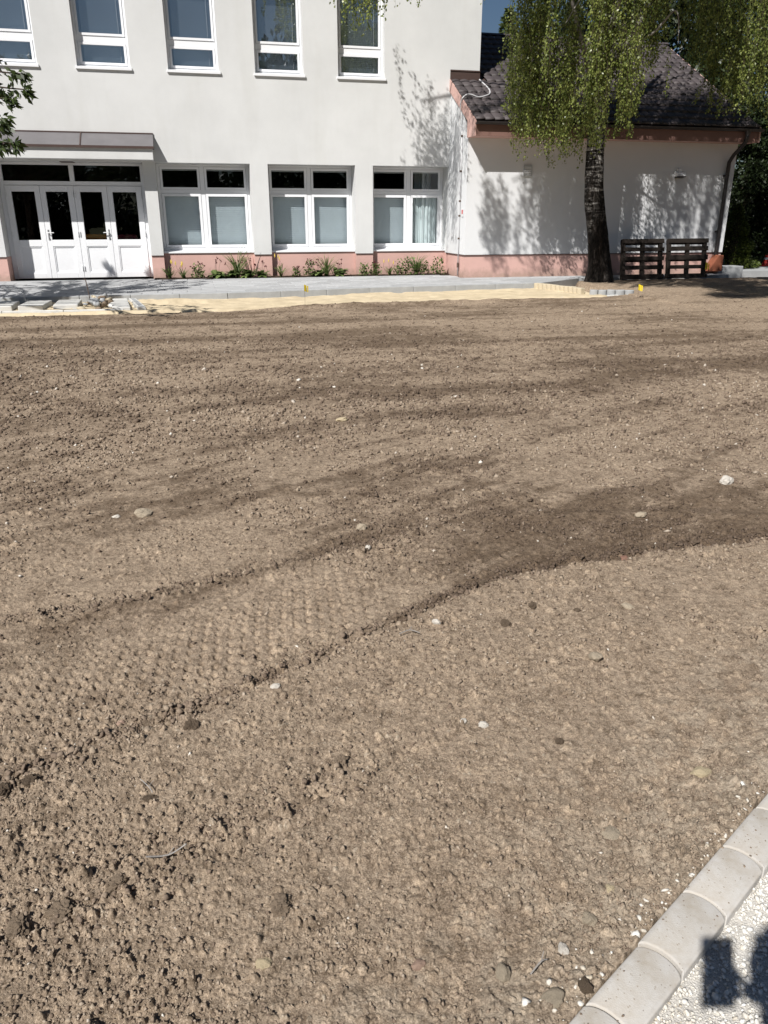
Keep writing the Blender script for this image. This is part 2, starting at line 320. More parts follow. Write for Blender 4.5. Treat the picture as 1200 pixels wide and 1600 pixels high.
def soil_fields(x, y, fine=True):
    X, o = toF(x, y); s = edge_s(x, y, EDGE); s = s + (fbm(x/.12, y/.12, 70, 3)-.5)*.06
    s2 = edge_s(x, y, LINE2) + (fbm(x/.15, y/.15, 77, 3)-.5)*.08
    a = x*.76 + y*.65; bb = -x*.65 + y*.76            # along and across the wheel tracks
    far = sstep(5, 8.5, y)
    n_tr = fbm(a/1.6, bb/.22, 5, 4); n_far = fbm(X/2.6, o/.55, 9, 4)
    st = n_tr*(1-far) + n_far*far
    n_b = fbm(x/.9, y/.9, 21, 5)
    # --- moisture
    moist = .15 + 1.5*(st-.5) + 1.0*(n_b-.5)
    moist += 1.05*sstep(-.01, .05, s)*(1-sstep(.42, .95, s))*sstep(-.1, .8, x)
    moist += .60*sstep(-.01, .03, s)*(1-sstep(.05, .14, s))*(.35+.65*sstep(-.35, .4, x))
    moist += .18*np.exp(-(s2/.09)**2)*(1-sstep(-.1, .7, x))
    moist += .20*sstep(.10, .5, s2)*(1-sstep(.1, 1.4, x))*(1-sstep(6, 9, y))
    moist += .27*far*(1-sstep(1.0, 5.0, X)) + .12*far
    moist -= .50*np.exp(-((bb-(2.45-.1*a))/.28)**2)*sstep(2.2, 3.2, a)*(1-far)
    moist -= .45*np.exp(-((s-.45)/.22)**2)*(1-sstep(-.4, .6, x))
    moist -= .34*(s < 0)
    moist -= .35*far*sstep(2.0, 4.5, X)*(1-sstep(5.3, 6.2, 0*o+5))
    for cx, cy, ra, rb, v in ((.19, 6.36, .5, .16, .6), (2.06, 7.25, .8, .18, .45), (.9, 5.0, .7, .14, .4), (1.2, 7.9, .9, .25, -.3), (3.2, 7.6, 1.3, .3, -.3), (-2.6, 8.9, 1.6, .3, .25), (-.4, 11.2, 2.2, .35, .3)):
        moist += v*np.exp(-(((x-cx)*.97+(y-cy)*.24)/ra)**2 - ((-(x-cx)*.24+(y-cy)*.97)/rb)**2)
    moist = moist + .9*(fbm(x/.09, y/.09, 33, 4)-.5) + .5*(fbm(x/.025, y/.025, 35, 3)-.5) + .7*((fbm(a/.7, bb/.06, 34, 4)-.5)*(1-far) + (fbm(X/1.5, o/.16, 36, 4)-.5)*far)
    moist = np.clip(.45*moist + .50*sstep(.22, .85, moist), 0, 1)
    # --- roughness
    rough = np.clip(.30 + 2.4*(fbm(x/.5, y/.5, 41, 4)-.45), 0, 1)
    rough = np.maximum(rough, np.exp(-(((x+.75)*.8+(y-1.42)*.6)/.5)**2-((-(x+.75)*.6+(y-1.42)*.8)/.16)**2)*1.25)
    rough = np.maximum(rough, np.exp(-(((x+.25)*.76+(y-1.78)*.65)/.45)**2-((-(x+.25)*.65+(y-1.78)*.76)/.07)**2)*1.1)
    strip = np.exp(-(((x+.45)*.80+(y-1.62)*.60)/.75)**2-((-(x+.45)*.60+(y-1.62)*.80+.03)/.10)**2); rough = np.maximum(rough, strip*1.2)
    rough = np.maximum(rough, np.exp(-((s-.03)/.040)**2)*1.25); rough = np.maximum(rough, np.exp(-(s2/.08)**2)*.9)
    track = np.exp(-((s-.36)/.27)**4)*(1-sstep(-.30, .15, x)); rough = rough*(1-.9*track*(s2 < -.1))
    smooth_r = sstep(.12, .25, s)*(1-sstep(.8, 1.1, s))*sstep(.1, .6, x); rough = rough*(1-.7*smooth_r)
    # --- height
    h = -.032 + .020*(fbm(x/.9, y/.9, 3, 3)-.5) + .022*(st-.5)*(1-.3*far) + .010*(fbm(x/.16, y/.16, 8, 3)-.5) + .014*far*(fbm(X/1.2, o/.25, 91, 3)-.5)
    jag = fbm(a/.09, bb/.05, 71, 3); h += .016*(.5-.5*np.tanh(s/.018)) + .022*np.exp(-((s-.050)/.022)**2)*jag - .020*np.exp(-((s-.012)/.013)**2)*sstep(.35, .6, jag)
    h += .012*np.exp(-((s2+.02)/.05)**2) - .010*np.exp(-((s2-.09)/.06)**2)
    rowi = np.floor(bb/.046 + .5*fbm(x/.3, y/.3, 56, 2)); lug = np.maximum(0, np.sin(a*2*math.pi/.060 + math.pi*(rowi % 2) + 1.4*fbm(x/.25, y/.25, 55, 2)))*np.abs(np.sin(bb*math.pi/.046 + 1.57*fbm(x/.3, y/.3, 56, 2))); h -= .0125*track*sstep(.30, .62, lug)*sstep(.22, .42, fbm(x/.3, y/.3, 57, 3))*(s2 < .02)
    h -= .022*strip*sstep(.52, .68, fbm(a/.16, bb/.045, 88, 3)); h += .012*strip
    G = np.full_like(x, .5)
    for cell, seed, dens, r0, r1, hk, wt in ((.17, 100, .20, .012, .050, .55, sstep(.4, 1.0, rough)), (.065, 200, .40, .008, .026, .80, .25+.75*rough), (.030, 300, .9, .005, .0135, 1.08, .66+.55*rough), (.0145, 400, .92, .003, .0068, 1.05, .80+.35*rough)):
        if cell < .02 and not fine: continue
        fd = 1.0 if cell > .1 else 1-sstep(cell*110, cell*190, y)*.8
        H, I = clods(x, y, cell, seed, dens, r0, r1, hk)
        wt = wt*fd; H = H*wt; m = H > .0012; h = h + H
        G = np.where(m, .5 + (I-.5)*(.9 if cell < .1 else .6), G - .03)
    # --- the sand trench, the path and the kerb cut the soil off
    ob = np.interp(X, BOUND[:, 0], BOUND[:, 1])
    berm = np.exp(-((o-ob-.16)/.16)**2)*(.035+.05*fbm(X/.35, o/.3, 12, 3))*np.exp(-((X+.9)/3.0)**4)
    h += berm*(.5+.9*fbm(X/.22, o/.16, 13, 4)*(o-ob > -.05)) - .03*sstep(9.5, 7.2, o)*(X < 4.0); h -= .16*(1-sstep(-.05, .06, o-ob))
    h += .06*np.exp(-((X-4.6)/1.4)**2 - ((o-4.0)/1.6)**2)
    kd = x*KN[0] + y*KN[1] - KL
    h += .034*np.exp(-(np.minimum(kd+.02, 0)/.14)**2)*(kd < .05) - .14*sstep(-.006, .012, kd)
    light = .55*np.exp(-((kd+.06)/.10)**2)*fbm(x/.03, y/.03, 61, 2) + .28*np.exp(-((kd+.25)/.22)**2)*sstep(.45, .6, fbm(x/.06, y/.06, 62, 3))
    light = np.where((I > .93) & (H > .001), np.maximum(light, .6), light)
    moist = moist*(1-.85*np.exp(-np.clip(kd+.35, -9, 0)**2/.05)*(kd > -3)*(kd < 0)*(1-sstep(-.75, -.2, -kd)))
    return h, np.clip(moist, 0, 1), np.clip(G, 0, 1), np.clip(light, 0, 1)
u = np.concatenate([-np.geomspace(5, .80, 50)[:-1], np.linspace(-.78, .78, 860), np.geomspace(.80, 5, 50)[1:]])
ys = np.concatenate([np.exp(np.arange(math.log(.62), math.log(5.0), .0028)), np.exp(np.arange(math.log(5.0)+.005, math.log(24.0), .0058))])
UU, YY = np.meshgrid(u, ys); XX = UU*(YY + 0.0)
h, mo, G, li = soil_fields(XX.ravel(), YY.ravel())
V = np.stack([XX.ravel(), YY.ravel(), h], 1); nr, nc = len(ys), len(u)
idx = (np.arange(nr-1)[:, None]*nc + np.arange(nc-1)[None]).ravel()
F = np.stack([idx, idx+1, idx+1+nc, idx+nc], 1)
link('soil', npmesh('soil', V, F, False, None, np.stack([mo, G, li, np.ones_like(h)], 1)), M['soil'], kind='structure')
def soil_z(x, y):
    return float(soil_fields(np.array([x], float), np.array([y], float))[0][0])
MB().box(-400, 400, -300, 500, -1.2, -.30).build('ground', M['ground'], kind='structure')
# grit and crumbs strewn over the soil
def strew(n, ymin, ymax, rmin, rmax, seed):
    y = np.exp(rng.uniform(math.log(ymin), math.log(ymax), n)); x = rng.uniform(-.72, .72, n)*y*1.05
    X, o = toF(x, y); kd = x*KN[0]+y*KN[1]-KL; ok = (kd < -.01) & (rng.random(n) < np.clip(.12 + 3.2*(fbm(x/.5, y/.5, 41, 4)-.36), .10, 1) + .5*sstep(4, 7, y)) & (o > np.interp(X, BOUND[:, 0], BOUND[:, 1])+.1); x, y = x[ok], y[ok]
    hh, mo, g, li = soil_fields(x, y); r = rmin + (rmax-rmin)*rng.random(len(x))**3
    r = r*np.clip(y/2.2, .8, 3.0)
    t = np.clip(.62 - .55*mo + rng.normal(0, .17, len(x)), 0, .90); t = np.where(rng.random(len(x)) > .993, rng.uniform(.93, 1, len(x)), t)
    return np.stack([x, y, hh + r*.25], 1), r, t
P, R_, T = strew(90000, .95, 10.5, .0024, .0088, 1)
V, F = scatter_stones(P, R_, jit=.5, lo=True); link('soil_crumbs', npmesh('soil_crumbs', V, F, False, np.repeat(T, 8)), M['grit'], label='small crumbs and grit strewn over the bare soil', kind='stuff')
def strew_line(LINE, n, x0, x1, sd, r0, r1, lo):
    x = rng.uniform(x0, x1, n); y = pl(LINE, x) + rng.normal(.03, sd, n); hh, mo, g, li = soil_fields(x, y); r = r0+(r1-r0)*rng.random(n)**2.5
    return np.stack([x, y, hh+r*.3], 1), r, np.clip(.50-.4*mo+rng.normal(0, .12, n)+lo, 0, .9)
A_ = [strew_line(EDGE, 1300, -1.5, .3, .035, .003, .012, .05), strew_line(EDGE, 1500, .2, 2.6, .030, .003, .013, -.1), strew_line(LINE2, 900, -2, .2, .06, .003, .012, 0)]
x_ = rng.normal(0, .36, 900); y_ = rng.normal(0, .075, 900); xx_ = -.45+.8*x_-.6*y_; yy_ = 1.60+.6*x_+.8*y_; hh_ = soil_fields(xx_, yy_)[0]; rr_ = .0025+.0062*rng.random(900)**2.5
A_.append((np.stack([xx_, yy_, hh_+rr_*.3], 1), rr_, np.clip(rng.normal(.45, .15, 900), 0, .9)))
P, R_, T = [np.concatenate(k) for k in zip(*A_)]; V, F = scatter_stones(P, R_, (.5, .9), .55); link('ridge_crumbs', npmesh('ridge_crumbs', V, F, False, np.repeat(T, 20)), M['grit'], label='crumbled lumps of earth along the wheel ridges', kind='stuff')
P, R_, T = strew(22000, 3.6, 15.5, .0035, .008, 2)
V, F = scatter_stones(P, R_, jit=.5, lo=True); link('far_soil_crumbs', npmesh('far_soil_crumbs', V, F, False, np.repeat(T, 8)), M['grit'], label='pale grit scattered across the far part of the bare soil', kind='stuff')
# ------------------------------------------------------------------ main building (local frame: x along facade, y into it, z up)
B0 = (0, D, 0)
bld = empty('school_building', B0, YAW, label='long two storey white rendered building with salmon plinth and recessed windows', cat='building')
XL, XR, ZT = -16.0, 2.519, 8.4
NICH = [(-9.42, -6.03), (-5.73, -3.45), (-3.006, -.765), (-.298, 1.76)]
UPW = [(-7.25+2.029*k, -7.25+2.029*k+1.179) for k in range(-3, 4)]
ZS, ZU, ZL = 4.725, 6.75, 2.762
def wall_with_holes(x0, x1, z0, z1, holes, y0, y1):
    """a real wall slab y0..y1 with rectangular openings (reveals included)"""
    xs = sorted({x0, x1, *[a for hh in holes for a in hh[:2]]}); zs = sorted({z0, z1, *[a for hh in holes for a in hh[2:]]})
    xs = [a for a in xs if x0 <= a <= x1]; zs = [a for a in zs if z0 <= a <= z1]
    mb = MB(); ins = lambda x, z: any(a < x < b and c < z < d for a, b, c, d in holes)
    solid = [[not ins((xs[i]+xs[i+1])/2, (zs[j]+zs[j+1])/2) for j in range(len(zs)-1)] for i in range(len(xs)-1)]
    for i in range(len(xs)-1):
        for j in range(len(zs)-1):
            if not solid[i][j]: continue
            a, b, c, d = xs[i], xs[i+1], zs[j], zs[j+1]
            mb.quad((a,y0,c),(b,y0,c),(b,y0,d),(a,y0,d)); mb.quad((b,y1,c),(a,y1,c),(a,y1,d),(b,y1,d))
            if i == 0 or not solid[i-1][j]: mb.quad((a,y1,c),(a,y0,c),(a,y0,d),(a,y1,d))
            if i == len(xs)-2 or not solid[i+1][j]: mb.quad((b,y0,c),(b,y1,c),(b,y1,d),(b,y0,d))
            if j == 0 or not solid[i][j-1]: mb.quad((a,y1,c),(b,y1,c),(b,y0,c),(a,y0,c))
            if j == len(zs)-2 or not solid[i][j+1]: mb.quad((a,y0,d),(b,y0,d),(b,y1,d),(a,y1,d))
    return mb
holes = [(a, b, -1, ZL) for a, b in NICH] + [(a, b, ZS, ZU) for a, b in UPW]
wall_with_holes(XL, XR, .61, ZT, holes, 0, .62).build('wall', M['stucco'], bld)
mb = MB(); mb.box(XR-.3, XR-.002, .622, 10, -.3, ZT); mb.box(XL, XL+.3, .622, 10, -.3, ZT); mb.box(XL+.3, XR-.3, 9.7, 10, -.3, ZT); mb.build('rear_wall', M['stucco'], bld)
MB().box(XL-.2, XR+.2, -.3, 10.2, ZT+.002, ZT+.3).build('roof_slab', M['flash'], bld)
mb = MB(); mb.box(XL+.31, XR-.31, .63, 9.6, 3.2, 3.5); mb.box(XL+.31, XR-.31, .63, 9.6, -.1, .03); mb.box(XL+.31, XR-.31, 5.0, 5.1, .04, 3.19); mb.build('interior', M['dark'], bld)
# plinth: piers flush, panels under the windows set back
mb = MB(); prev = XL
for a, b in NICH:
    mb.box(prev, a, .018, .60, -.25, .606); prev = b
mb.box(prev, XR, .018, .60, -.25, .606)
for a, b in NICH[1:]: mb.box(a+.001, b-.001, .165, .58, -.25, .655)
mb.build('plinth', M['plinth'], bld)
mb = MB()
prev = XL
for a, b in NICH: MB().box(prev, a, -.006, .012, .594, .612).build('plinth_drip', M['flash'], bld); prev = b
MB().box(prev, 1.74, -.006, .012, .594, .612).build('plinth_drip', M['flash'], bld)
# lower windows
def sash(par, x0, x1, z0, z1, wd, y, nm='sash', gm='glass', inner=None):
    s = MB().ring(x0, x1, z0, z1, wd, y, y+.06).build(nm, M['upvc'], par)
    MB().box(x0+wd-.004, x1-wd+.004, y+.026, y+.034, z0+wd-.004, z1-wd+.004).build('pane', M[gm], par); return s
def blind(par, x0, x1, z0, z1, y, m, pitch=.05):
    mb = MB(); n = int((z1-z0)/pitch)
    for i in range(n):
        z = z1-i*pitch; j = random.uniform(-.004, .004); mb.quad((x0, y+.012+j, z-pitch), (x1, y+.012-j, z-pitch), (x1, y-.010-j, z), (x0, y-.010+j, z))
    return mb.build('blind', m, par)
def curtain(par, x0, x1, z0, z1, y):
    mb = MB(); n = 90; p = []
    for i in range(n+1):
        t = i/n; p.append((x0+(x1-x0)*t, y + .022*math.sin(t*38+1.5*math.sin(t*9)) + .01*math.sin(t*91)))
    for i in range(n): mb.quad((*p[i], z0), (*p[i+1], z0), (*p[i+1], z1), (*p[i], z1))
    return mb.build('curtain', M['curtain'], par, smooth=True)
def window_root(name, par, x, y, z):
    o = empty(name, (x, y, z)); o.parent = par; return o
for k, (a, b) in enumerate(NICH[1:]):
    wr = window_root('window', bld, 0, 0, 0); y = .50; mid = [-4.628, -1.908, .795][k]
    f = MB(); e = .002; f.box(a+e, a+.07, y, y+.08, .70, ZL-e); f.box(b-.07, b-e, y, y+.08, .70, ZL-e); f.box(a+.07, b-.07, y, y+.08, 2.70, ZL-e); f.box(a+.07, b-.07, y, y+.08, .70, .78)
    f.box(mid-.055, mid+.055, y-.004, y+.08, .78, 2.70); f.box(a+.07, mid-.055, y, y+.08, 2.075, 2.165); f.box(mid+.055, b-.07, y, y+.08, 2.075, 2.165); f.build('frame', M['upvc'], wr, bevel=.006, seg=1)
    for x0, x1 in ((a+.072, mid-.057), (mid+.057, b-.072)):
        sash(wr, x0+.004, x1-.004, .782, 2.073, .062, y-.016); sash(wr, x0+.004, x1-.004, 2.167, 2.698, .055, y-.016)
    s = MB().prism([(.13, .655), (.13, .685), (.495, .715), (.495, .655)], a+.003, b-.003, 'x').build('sill', M['upvc'], wr)
    for n, (x0, x1) in enumerate(((a+.10, mid-.04), (mid+.04, b-.10))):
        if k == 2 and n == 1: curtain(wr, x0, x1, .80, 2.10, y+.14)
        else: blind(wr, x0, x1, .80, 2.09, y+.16, M['blind'], .052)
        MB().box(x0, x1, y+.10, y+.16, 2.615, 2.69).build('blind_box', M['grey_plastic'], wr)
    if k == 2: curtain(wr, mid+.35, b-.12, 2.12, 2.66, y+.7)
# upper windows
for k, (a, b) in enumerate(UPW):
    wr = window_root('window', bld, 0, 0, 0); y = .20; e = .002
    f = MB(); f.box(a+e, a+.062, y, y+.08, ZS+.05, ZU-e); f.box(b-.062, b-e, y, y+.08, ZS+.05, ZU-e); f.box(a+.062, b-.062, y, y+.08, ZS+.05, ZS+.10); f.box(a+.062, b-.062, y, y+.08, ZU-.07, ZU-e)
    f.box(a+.062, b-.062, y, y+.08, 5.285, 5.415); f.build('frame', M['upvc'], wr, bevel=.006, seg=1)
    sash(wr, a+.066, b-.066, ZS+.103, 5.282, .050, y-.016, gm='glass_up'); sash(wr, a+.066, b-.066, 5.418, ZU-.075, .050, y-.016, gm='glass_up')
    MB().prism([(-.045, ZS), (-.045, ZS+.028), (.198, ZS+.075), (.198, ZS+.002), (-.03, ZS-.022), (-.045, ZS-.022)], a-.03, b+.03, 'x').build('sill', M['upvc'], wr)
    bm_ = M['blind_grey'] if k < 5 else M['blind_grey']
    blind(wr, a+.16, b-.10, ZS+.16, ZU-.1, y+.15, bm_, .04)
    MB().tube([(b-.20, y+.125, ZS+.2), (b-.20, y+.125, ZU-.1)], .006, 5).build('blind_cord', M['white_plastic'], wr)
# entrance: four leaves, toplights, canopy
ent = window_root('entrance_frame', bld, 0, 0, 0); a, b = NICH[0]; y = .52; ZD = 2.24; posts = [a+.10, -8.525, -7.745, -6.965, b-.10]
f = MB(); f.box(a+.002, a+.10, y, y+.09, .06, ZL); f.box(b-.10, b-.002, y, y+.09, .06, ZL); f.box(a+.10, b-.10, y, y+.09, ZL-.06, ZL); f.box(a+.10, b-.10, y, y+.09, ZD, ZD+.10); f.box(-7.80, -7.69, y-.003, y+.09, ZD+.10, ZL-.06)
f.build('door_frame', M['upvc'], ent, bevel=.006, seg=1)
for x0, x1 in ((a+.10, -7.80), (-7.69, b-.10)): MB().box(x0-.003, x1+.003, y+.03, y+.04, ZD+.098, ZL-.058).build('pane', M['glass'], ent)
MB().box(-7.93, -7.62, .10, .50, ZL-.012, ZL-.075+.07).build('closer_box', M['flash'], ent)
for i in range(4):
    x0, x1 = posts[i]+.003, posts[i+1]-.003; dr = window_root('door', bld, 0, 0, 0); yy = y-.02
    f = MB(); sl, sr = (.14, .125) if i in (0, 2) else (.125, .14)
    f.box(x0, x0+sl, yy, yy+.07, .07, ZD-.004); f.box(x1-sr, x1, yy, yy+.07, .07, ZD-.004)
    f.box(x0+sl, x1-sr, yy, yy+.07, .07, .20); f.box(x0+sl, x1-sr, yy, yy+.07, .83, .985); f.box(x0+sl, x1-sr, yy, yy+.07, 2.10, ZD-.004); f.build('door_leaf', M['upvc'], dr, bevel=.005, seg=1)
    p = MB(); p.box(x0+sl-.004, x1-sr+.004, yy+.028, yy+.05, .196, .834); p.build('panel', M['upvc'], dr)
    p = MB(); p.ring(x0+sl, x1-sr, .20, .83, .022, yy+.012, yy+.027); p.build('panel_bead', M['upvc'], dr)
    MB().box(x0+sl-.004, x1-sr+.004, yy+.03, yy+.04, .981, 2.104).build('pane', M['glass'], dr)
    hx, sg = {0: (None, 0), 1: (x0+.06, 1), 2: (x1-.06, -1), 3: (None, 0)}[i]
    if hx is not None:
        MB().box(hx-.017, hx+.017, yy-.012, yy-.001, .98, 1.23).build('handle_plate', M['chrome'], dr, bevel=.004)
        MB().tube([(hx, yy-.012, 1.155), (hx, yy-.055, 1.155), (hx+sg*.02, yy-.06, 1.155), (hx+sg*.13, yy-.058, 1.152)], .012, 8).build('handle', M['white_plastic'], dr)
        MB().tube([(hx, yy-.012, 1.03), (hx, yy-.03, 1.03)], .014, 10).build('lock', M['chrome'], dr)
    hxx = x0+.02 if i in (0, 2) else x1-.02
    for hz in (.30, 1.12, 2.02): MB().tube([(hxx, yy-.014, hz-.055), (hxx, yy-.014, hz+.055)], .013, 8).build('hinge', M['white_plastic'], dr)
cn = window_root('canopy', bld, 0, 0, 0)
MB().box(XL, -5.745, -.475, -.002, 2.79, 3.03).build('canopy_slab', M['stucco'], cn)
MB().prism([(-.002, 3.395), (-.02, 3.395), (-.025, 3.372), (-.50, 3.075), (-.515, 3.072), (-.515, 3.035), (-.002, 3.035)], XL, -5.715, 'x').build('canopy_roof', M['metal_brown'], cn)
MB().prism([(-.004, 3.40), (-.035, 3.40), (-.035, 3.372), (-.004, 3.372)], XL, -5.71, 'x').build('canopy_trim', M['flash'], cn)
mb = MB(); mb.box(XL, -5.708, -.528, -.516, 3.022, 3.074)
for xx in (-7.35, -9.6, -11.8): mb.prism([(-.03, 3.378), (-.03, 3.394), (-.505, 3.094), (-.505, 3.077)], xx-.012, xx+.012, 'x')
mb.build('canopy_drip', M['flash'], cn)
# things seen through the door glass
bn = empty('bench', (*W(-6.95, -1.35)[:2], .03), YAW, label='low bench with orange and maroon pads seen dimly through the door glass', cat='bench')
mb = MB()
for q in (-.75, .75): mb.box(q-.03, q+.03, -.2, .2, 0, .91)
mb.box(-.9, .9, -.24, .24, .91, .95); mb.build('bench_frame', M['wood'], bn)
MB().box(-.80, -.10, -.22, .22, .952, 1.07).build('pad', M['orange'], bn, bevel=.02); MB().box(.0, .55, -.22, .22, .952, 1.055).build('pad', M['maroon'], bn, bevel=.02)
# ------------------------------------------------------------------ annex
ann = empty('annex_building', B0, YAW, label='low white annex with dark tiled pitched roof and salmon plinth beside the taller building', cat='building')
AL, AR, AO = 1.76, 9.3, 1.5
SL = .55; EV_O, EV_Z = 2.05, 3.665; RO = -2.9; rz = lambda o: EV_Z + SL*(EV_O-o)
mb = MB()
mb.box(AL, AR, -AO, -AO+.30, .61, 3.36)
mb.prism([(-AO+.3, .61), (-.004, .61), (-.004, rz(0)-.12), (-AO+.3, rz(1.2)-.12)], AL, AL+.25, 'x')
mb.prism([(-AO+.3, .61), (7.2, .61), (7.2, rz(2.0)-1.2), (2.9, rz(RO)-.14), (-AO+.3, rz(1.2)-.12)], AR-.25, AR, 'x')
mb.box(XR+.002, AR-.25, 7.0, 7.2, .61, 3.5)
mb.build('wall', M['stucco2'], ann)
mb = MB(); mb.box(AL+.02, AR-.02, -AO+.02, -AO+.28, -.25, .606); mb.box(AL+.02, AL+.24, -AO+.28, -.004, -.25, .606); mb.box(AR-.24, AR-.02, -AO+.28, 7.1, -.25, .606); mb.build('plinth', M['plinth'], ann)
mb = MB(); mb.box(AL-.006, AR+.006, -AO-.006, -AO+.014, .594, .612); mb.box(AL-.006, AL+.014, -AO+.014, -.004, .594, .612); mb.build('plinth_drip', M['flash'], ann)
mb = MB(); mb.quad((AL+.26, -AO+.31, 3.35), (AR-.26, -AO+.31, 3.35), (AR-.26, 6.9, 3.35), (AL+.26+.8, 6.9, 3.35)); mb.build('ceiling_board', M['dark'], ann)
# eave box, barge boards, gutter
MB().box(AL-.0, 9.48, -2.0, -AO-.002, 3.325, 3.345).build('soffit', M['fascia'], ann)
MB().box(AL-.0, 9.48, -2.03, -2.002, 3.322, 3.60).build('fascia', M['fascia_dark'], ann)
barge = [(0-.003, rz(0)+.01), (-2.05, rz(2.05)+.005), (-2.05, 3.325), (-AO, 3.325), (-AO, rz(1.5)-.27), (-.003, rz(0)-.27)]
MB().prism(barge, AL-.04, AL-.004, 'x').build('barge_board', M['fascia'], ann)
MB().prism([(2.9, rz(RO)+.01), (-2.05, rz(2.05)+.005), (-2.05, 3.325), (-AO, 3.325), (-AO, rz(1.5)-.27), (2.9, rz(RO)-.27)], 9.484, 9.52, 'x').build('barge_board', M['fascia'], ann)
mb = MB(); g = [(-2.035+.0, 3.625)]
arc = [(-2.10+.065*math.cos(t), 3.625+.062*math.sin(t)) for t in np.linspace(math.pi, 2*math.pi, 9)]; arc2 = [(-2.10+.058*math.cos(t), 3.63+.055*math.sin(t)) for t in np.linspace(2*math.pi, math.pi, 9)]
mb.prism(arc+arc2, AL-.03, 9.55, 'x'); mb.build('gutter', M['gutter'], ann)
MB().tube([(9.10, -2.10, 3.60), (9.10, -2.10, 3.42), (9.09, -2.06, 3.30), (9.06, -1.72, 3.05), (9.05, -1.585, 2.88), (9.05, -1.575, 2.5), (9.05, -1.575, .57), (9.05, -1.575, .50)], .05, 10).build('downpipe', M['gutter'], ann, smooth=True)
MB().tube([(9.10, -2.10, 3.62), (9.10, -2.10, 3.48)], [.085, .055], 10).build('outlet', M['gutter'], ann)
for z in (2.55, 1.15): MB().box(8.97, 9.10, -1.60, -1.501, z-.02, z+.02).build('pipe_clip', M['gutter'], ann)
MB().prism([(8.74, .12), (9.17, .12), (9.17, .54), (9.02, .55)], -1.78, -1.50, 'y').build('pipe_shoe', M['terracotta'], ann, bevel=.012)
MB().box(AL-.03, XR-.0, -.035, -.003, rz(0)+.0, rz(0)+.20).build('flashing', M['flash'], ann)
MB().box(AL-.04, XR, -.05, -.036, rz(0)+.185, rz(0)+.215).build('flashing_cap', M['flash'], ann)
# roof deck and tiles
rf = window_root('roof', ann, 0, 0, 0); TH = math.atan(SL); ROWS = 15; run = (EV_O-RO); PITCH = run/ROWS; TWD = .242
mb = MB(); sec = lambda o, d: (-o, rz(o)-d)
mb.prism([sec(2.04, .03), sec(0.0, .03), sec(0.0, .10), sec(2.04, .10)], AL-.038, XR, 'x'); mb.prism([sec(2.04, .03), sec(RO, .03), (8.0, rz(2.1)-.03), (8.0, rz(2.1)-.10), sec(RO, .10), sec(2.04, .10)], XR+.002, 9.52, 'x')
mb.build('roof_deck', M['flash'], rf)
MB().prism([(2.78, rz(RO)+.01), (2.9, rz(RO)+.075), (3.02, rz(RO)+.01)], XR, 9.54, 'x').build('ridge_cap', M['tile'], rf)
def tile_mesh():
    nx, ny = 6, 3; vs = []; fs = []; L_ = PITCH/math.cos(TH)
    for j in range(ny+1):
        for i in range(nx+1):
            tx = i/nx; tj = j/ny; sc_ = .060*(1-(2*tx-1)**2)
            v = -(L_+.03+sc_*1.0)*tj + .03; xx = (tx-.5)*TWD; hgt = .012 + .030*tj + .030*math.cos((tx-.5)*math.pi)
            vs.append((xx, v*math.cos(TH)*-1*-1, hgt, v))
    out = [(a, v*math.cos(TH) - hh*math.sin(TH), v*math.sin(TH) + hh*math.cos(TH)) for a, _, hh, v in vs]
    for j in range(ny):
        for i in range(nx): p = j*(nx+1)+i; fs.append((p, p+nx+1, p+nx+2, p+1))
    base = len(out); low = [out[ny*(nx+1)+i] for i in range(nx+1)]
    out += [(p[0], p[1]+.034*math.sin(TH), p[2]-.034*math.cos(TH)) for p in low]
    for i in range(nx): p = ny*(nx+1)+i; fs.append((p, base+i, base+i+1, p+1))
    me = bpy.data.meshes.new('tile'); me.from_pydata(out, [], fs); me.update(); me.polygons.foreach_set('use_smooth', [True]*len(fs)); me.materials.append(M['tile']); return me, out, fs
TM, TV, TF = tile_mesh(); rest = MB(); nt_ = 0
spots = []
for r in range(ROWS):
    o_up = EV_O - (r+1)*PITCH; off_x = .5*TWD*(r % 2); x = AL-.04+TWD/2+off_x*0
    n = int((9.5-AL)/TWD)+1
    for i in range(n):
        xx = AL-.03+TWD/2+i*TWD
        if xx > 9.45: continue
        if o_up < -.05 and xx < XR+TWD*.45: continue
        spots.append((r, xx, -o_up, rz(o_up)))
vis = sorted(spots, key=lambda s: (abs(s[1]-3.9) < 1.0, s[0] > 12, s[0]))          # the crown hides the middle: those join the rest
for n, (r, xx, yy, zz) in enumerate(vis):
    jx, jz = random.uniform(-.004, .004), random.uniform(-.004, .004)
    if n < 290:
        o = link('tile', TM, M['tile'], rf); o.location = (xx+jx, yy, zz+jz); o.rotation_euler = (random.uniform(-.012, .012), random.uniform(-.012, .012), 0)
    else: rest.add([(p[0]+xx+jx, p[1]+yy, p[2]+zz+jz) for p in TV], TF)
rest.build('tile_field', M['tile'], rf, smooth=True, kind='stuff')
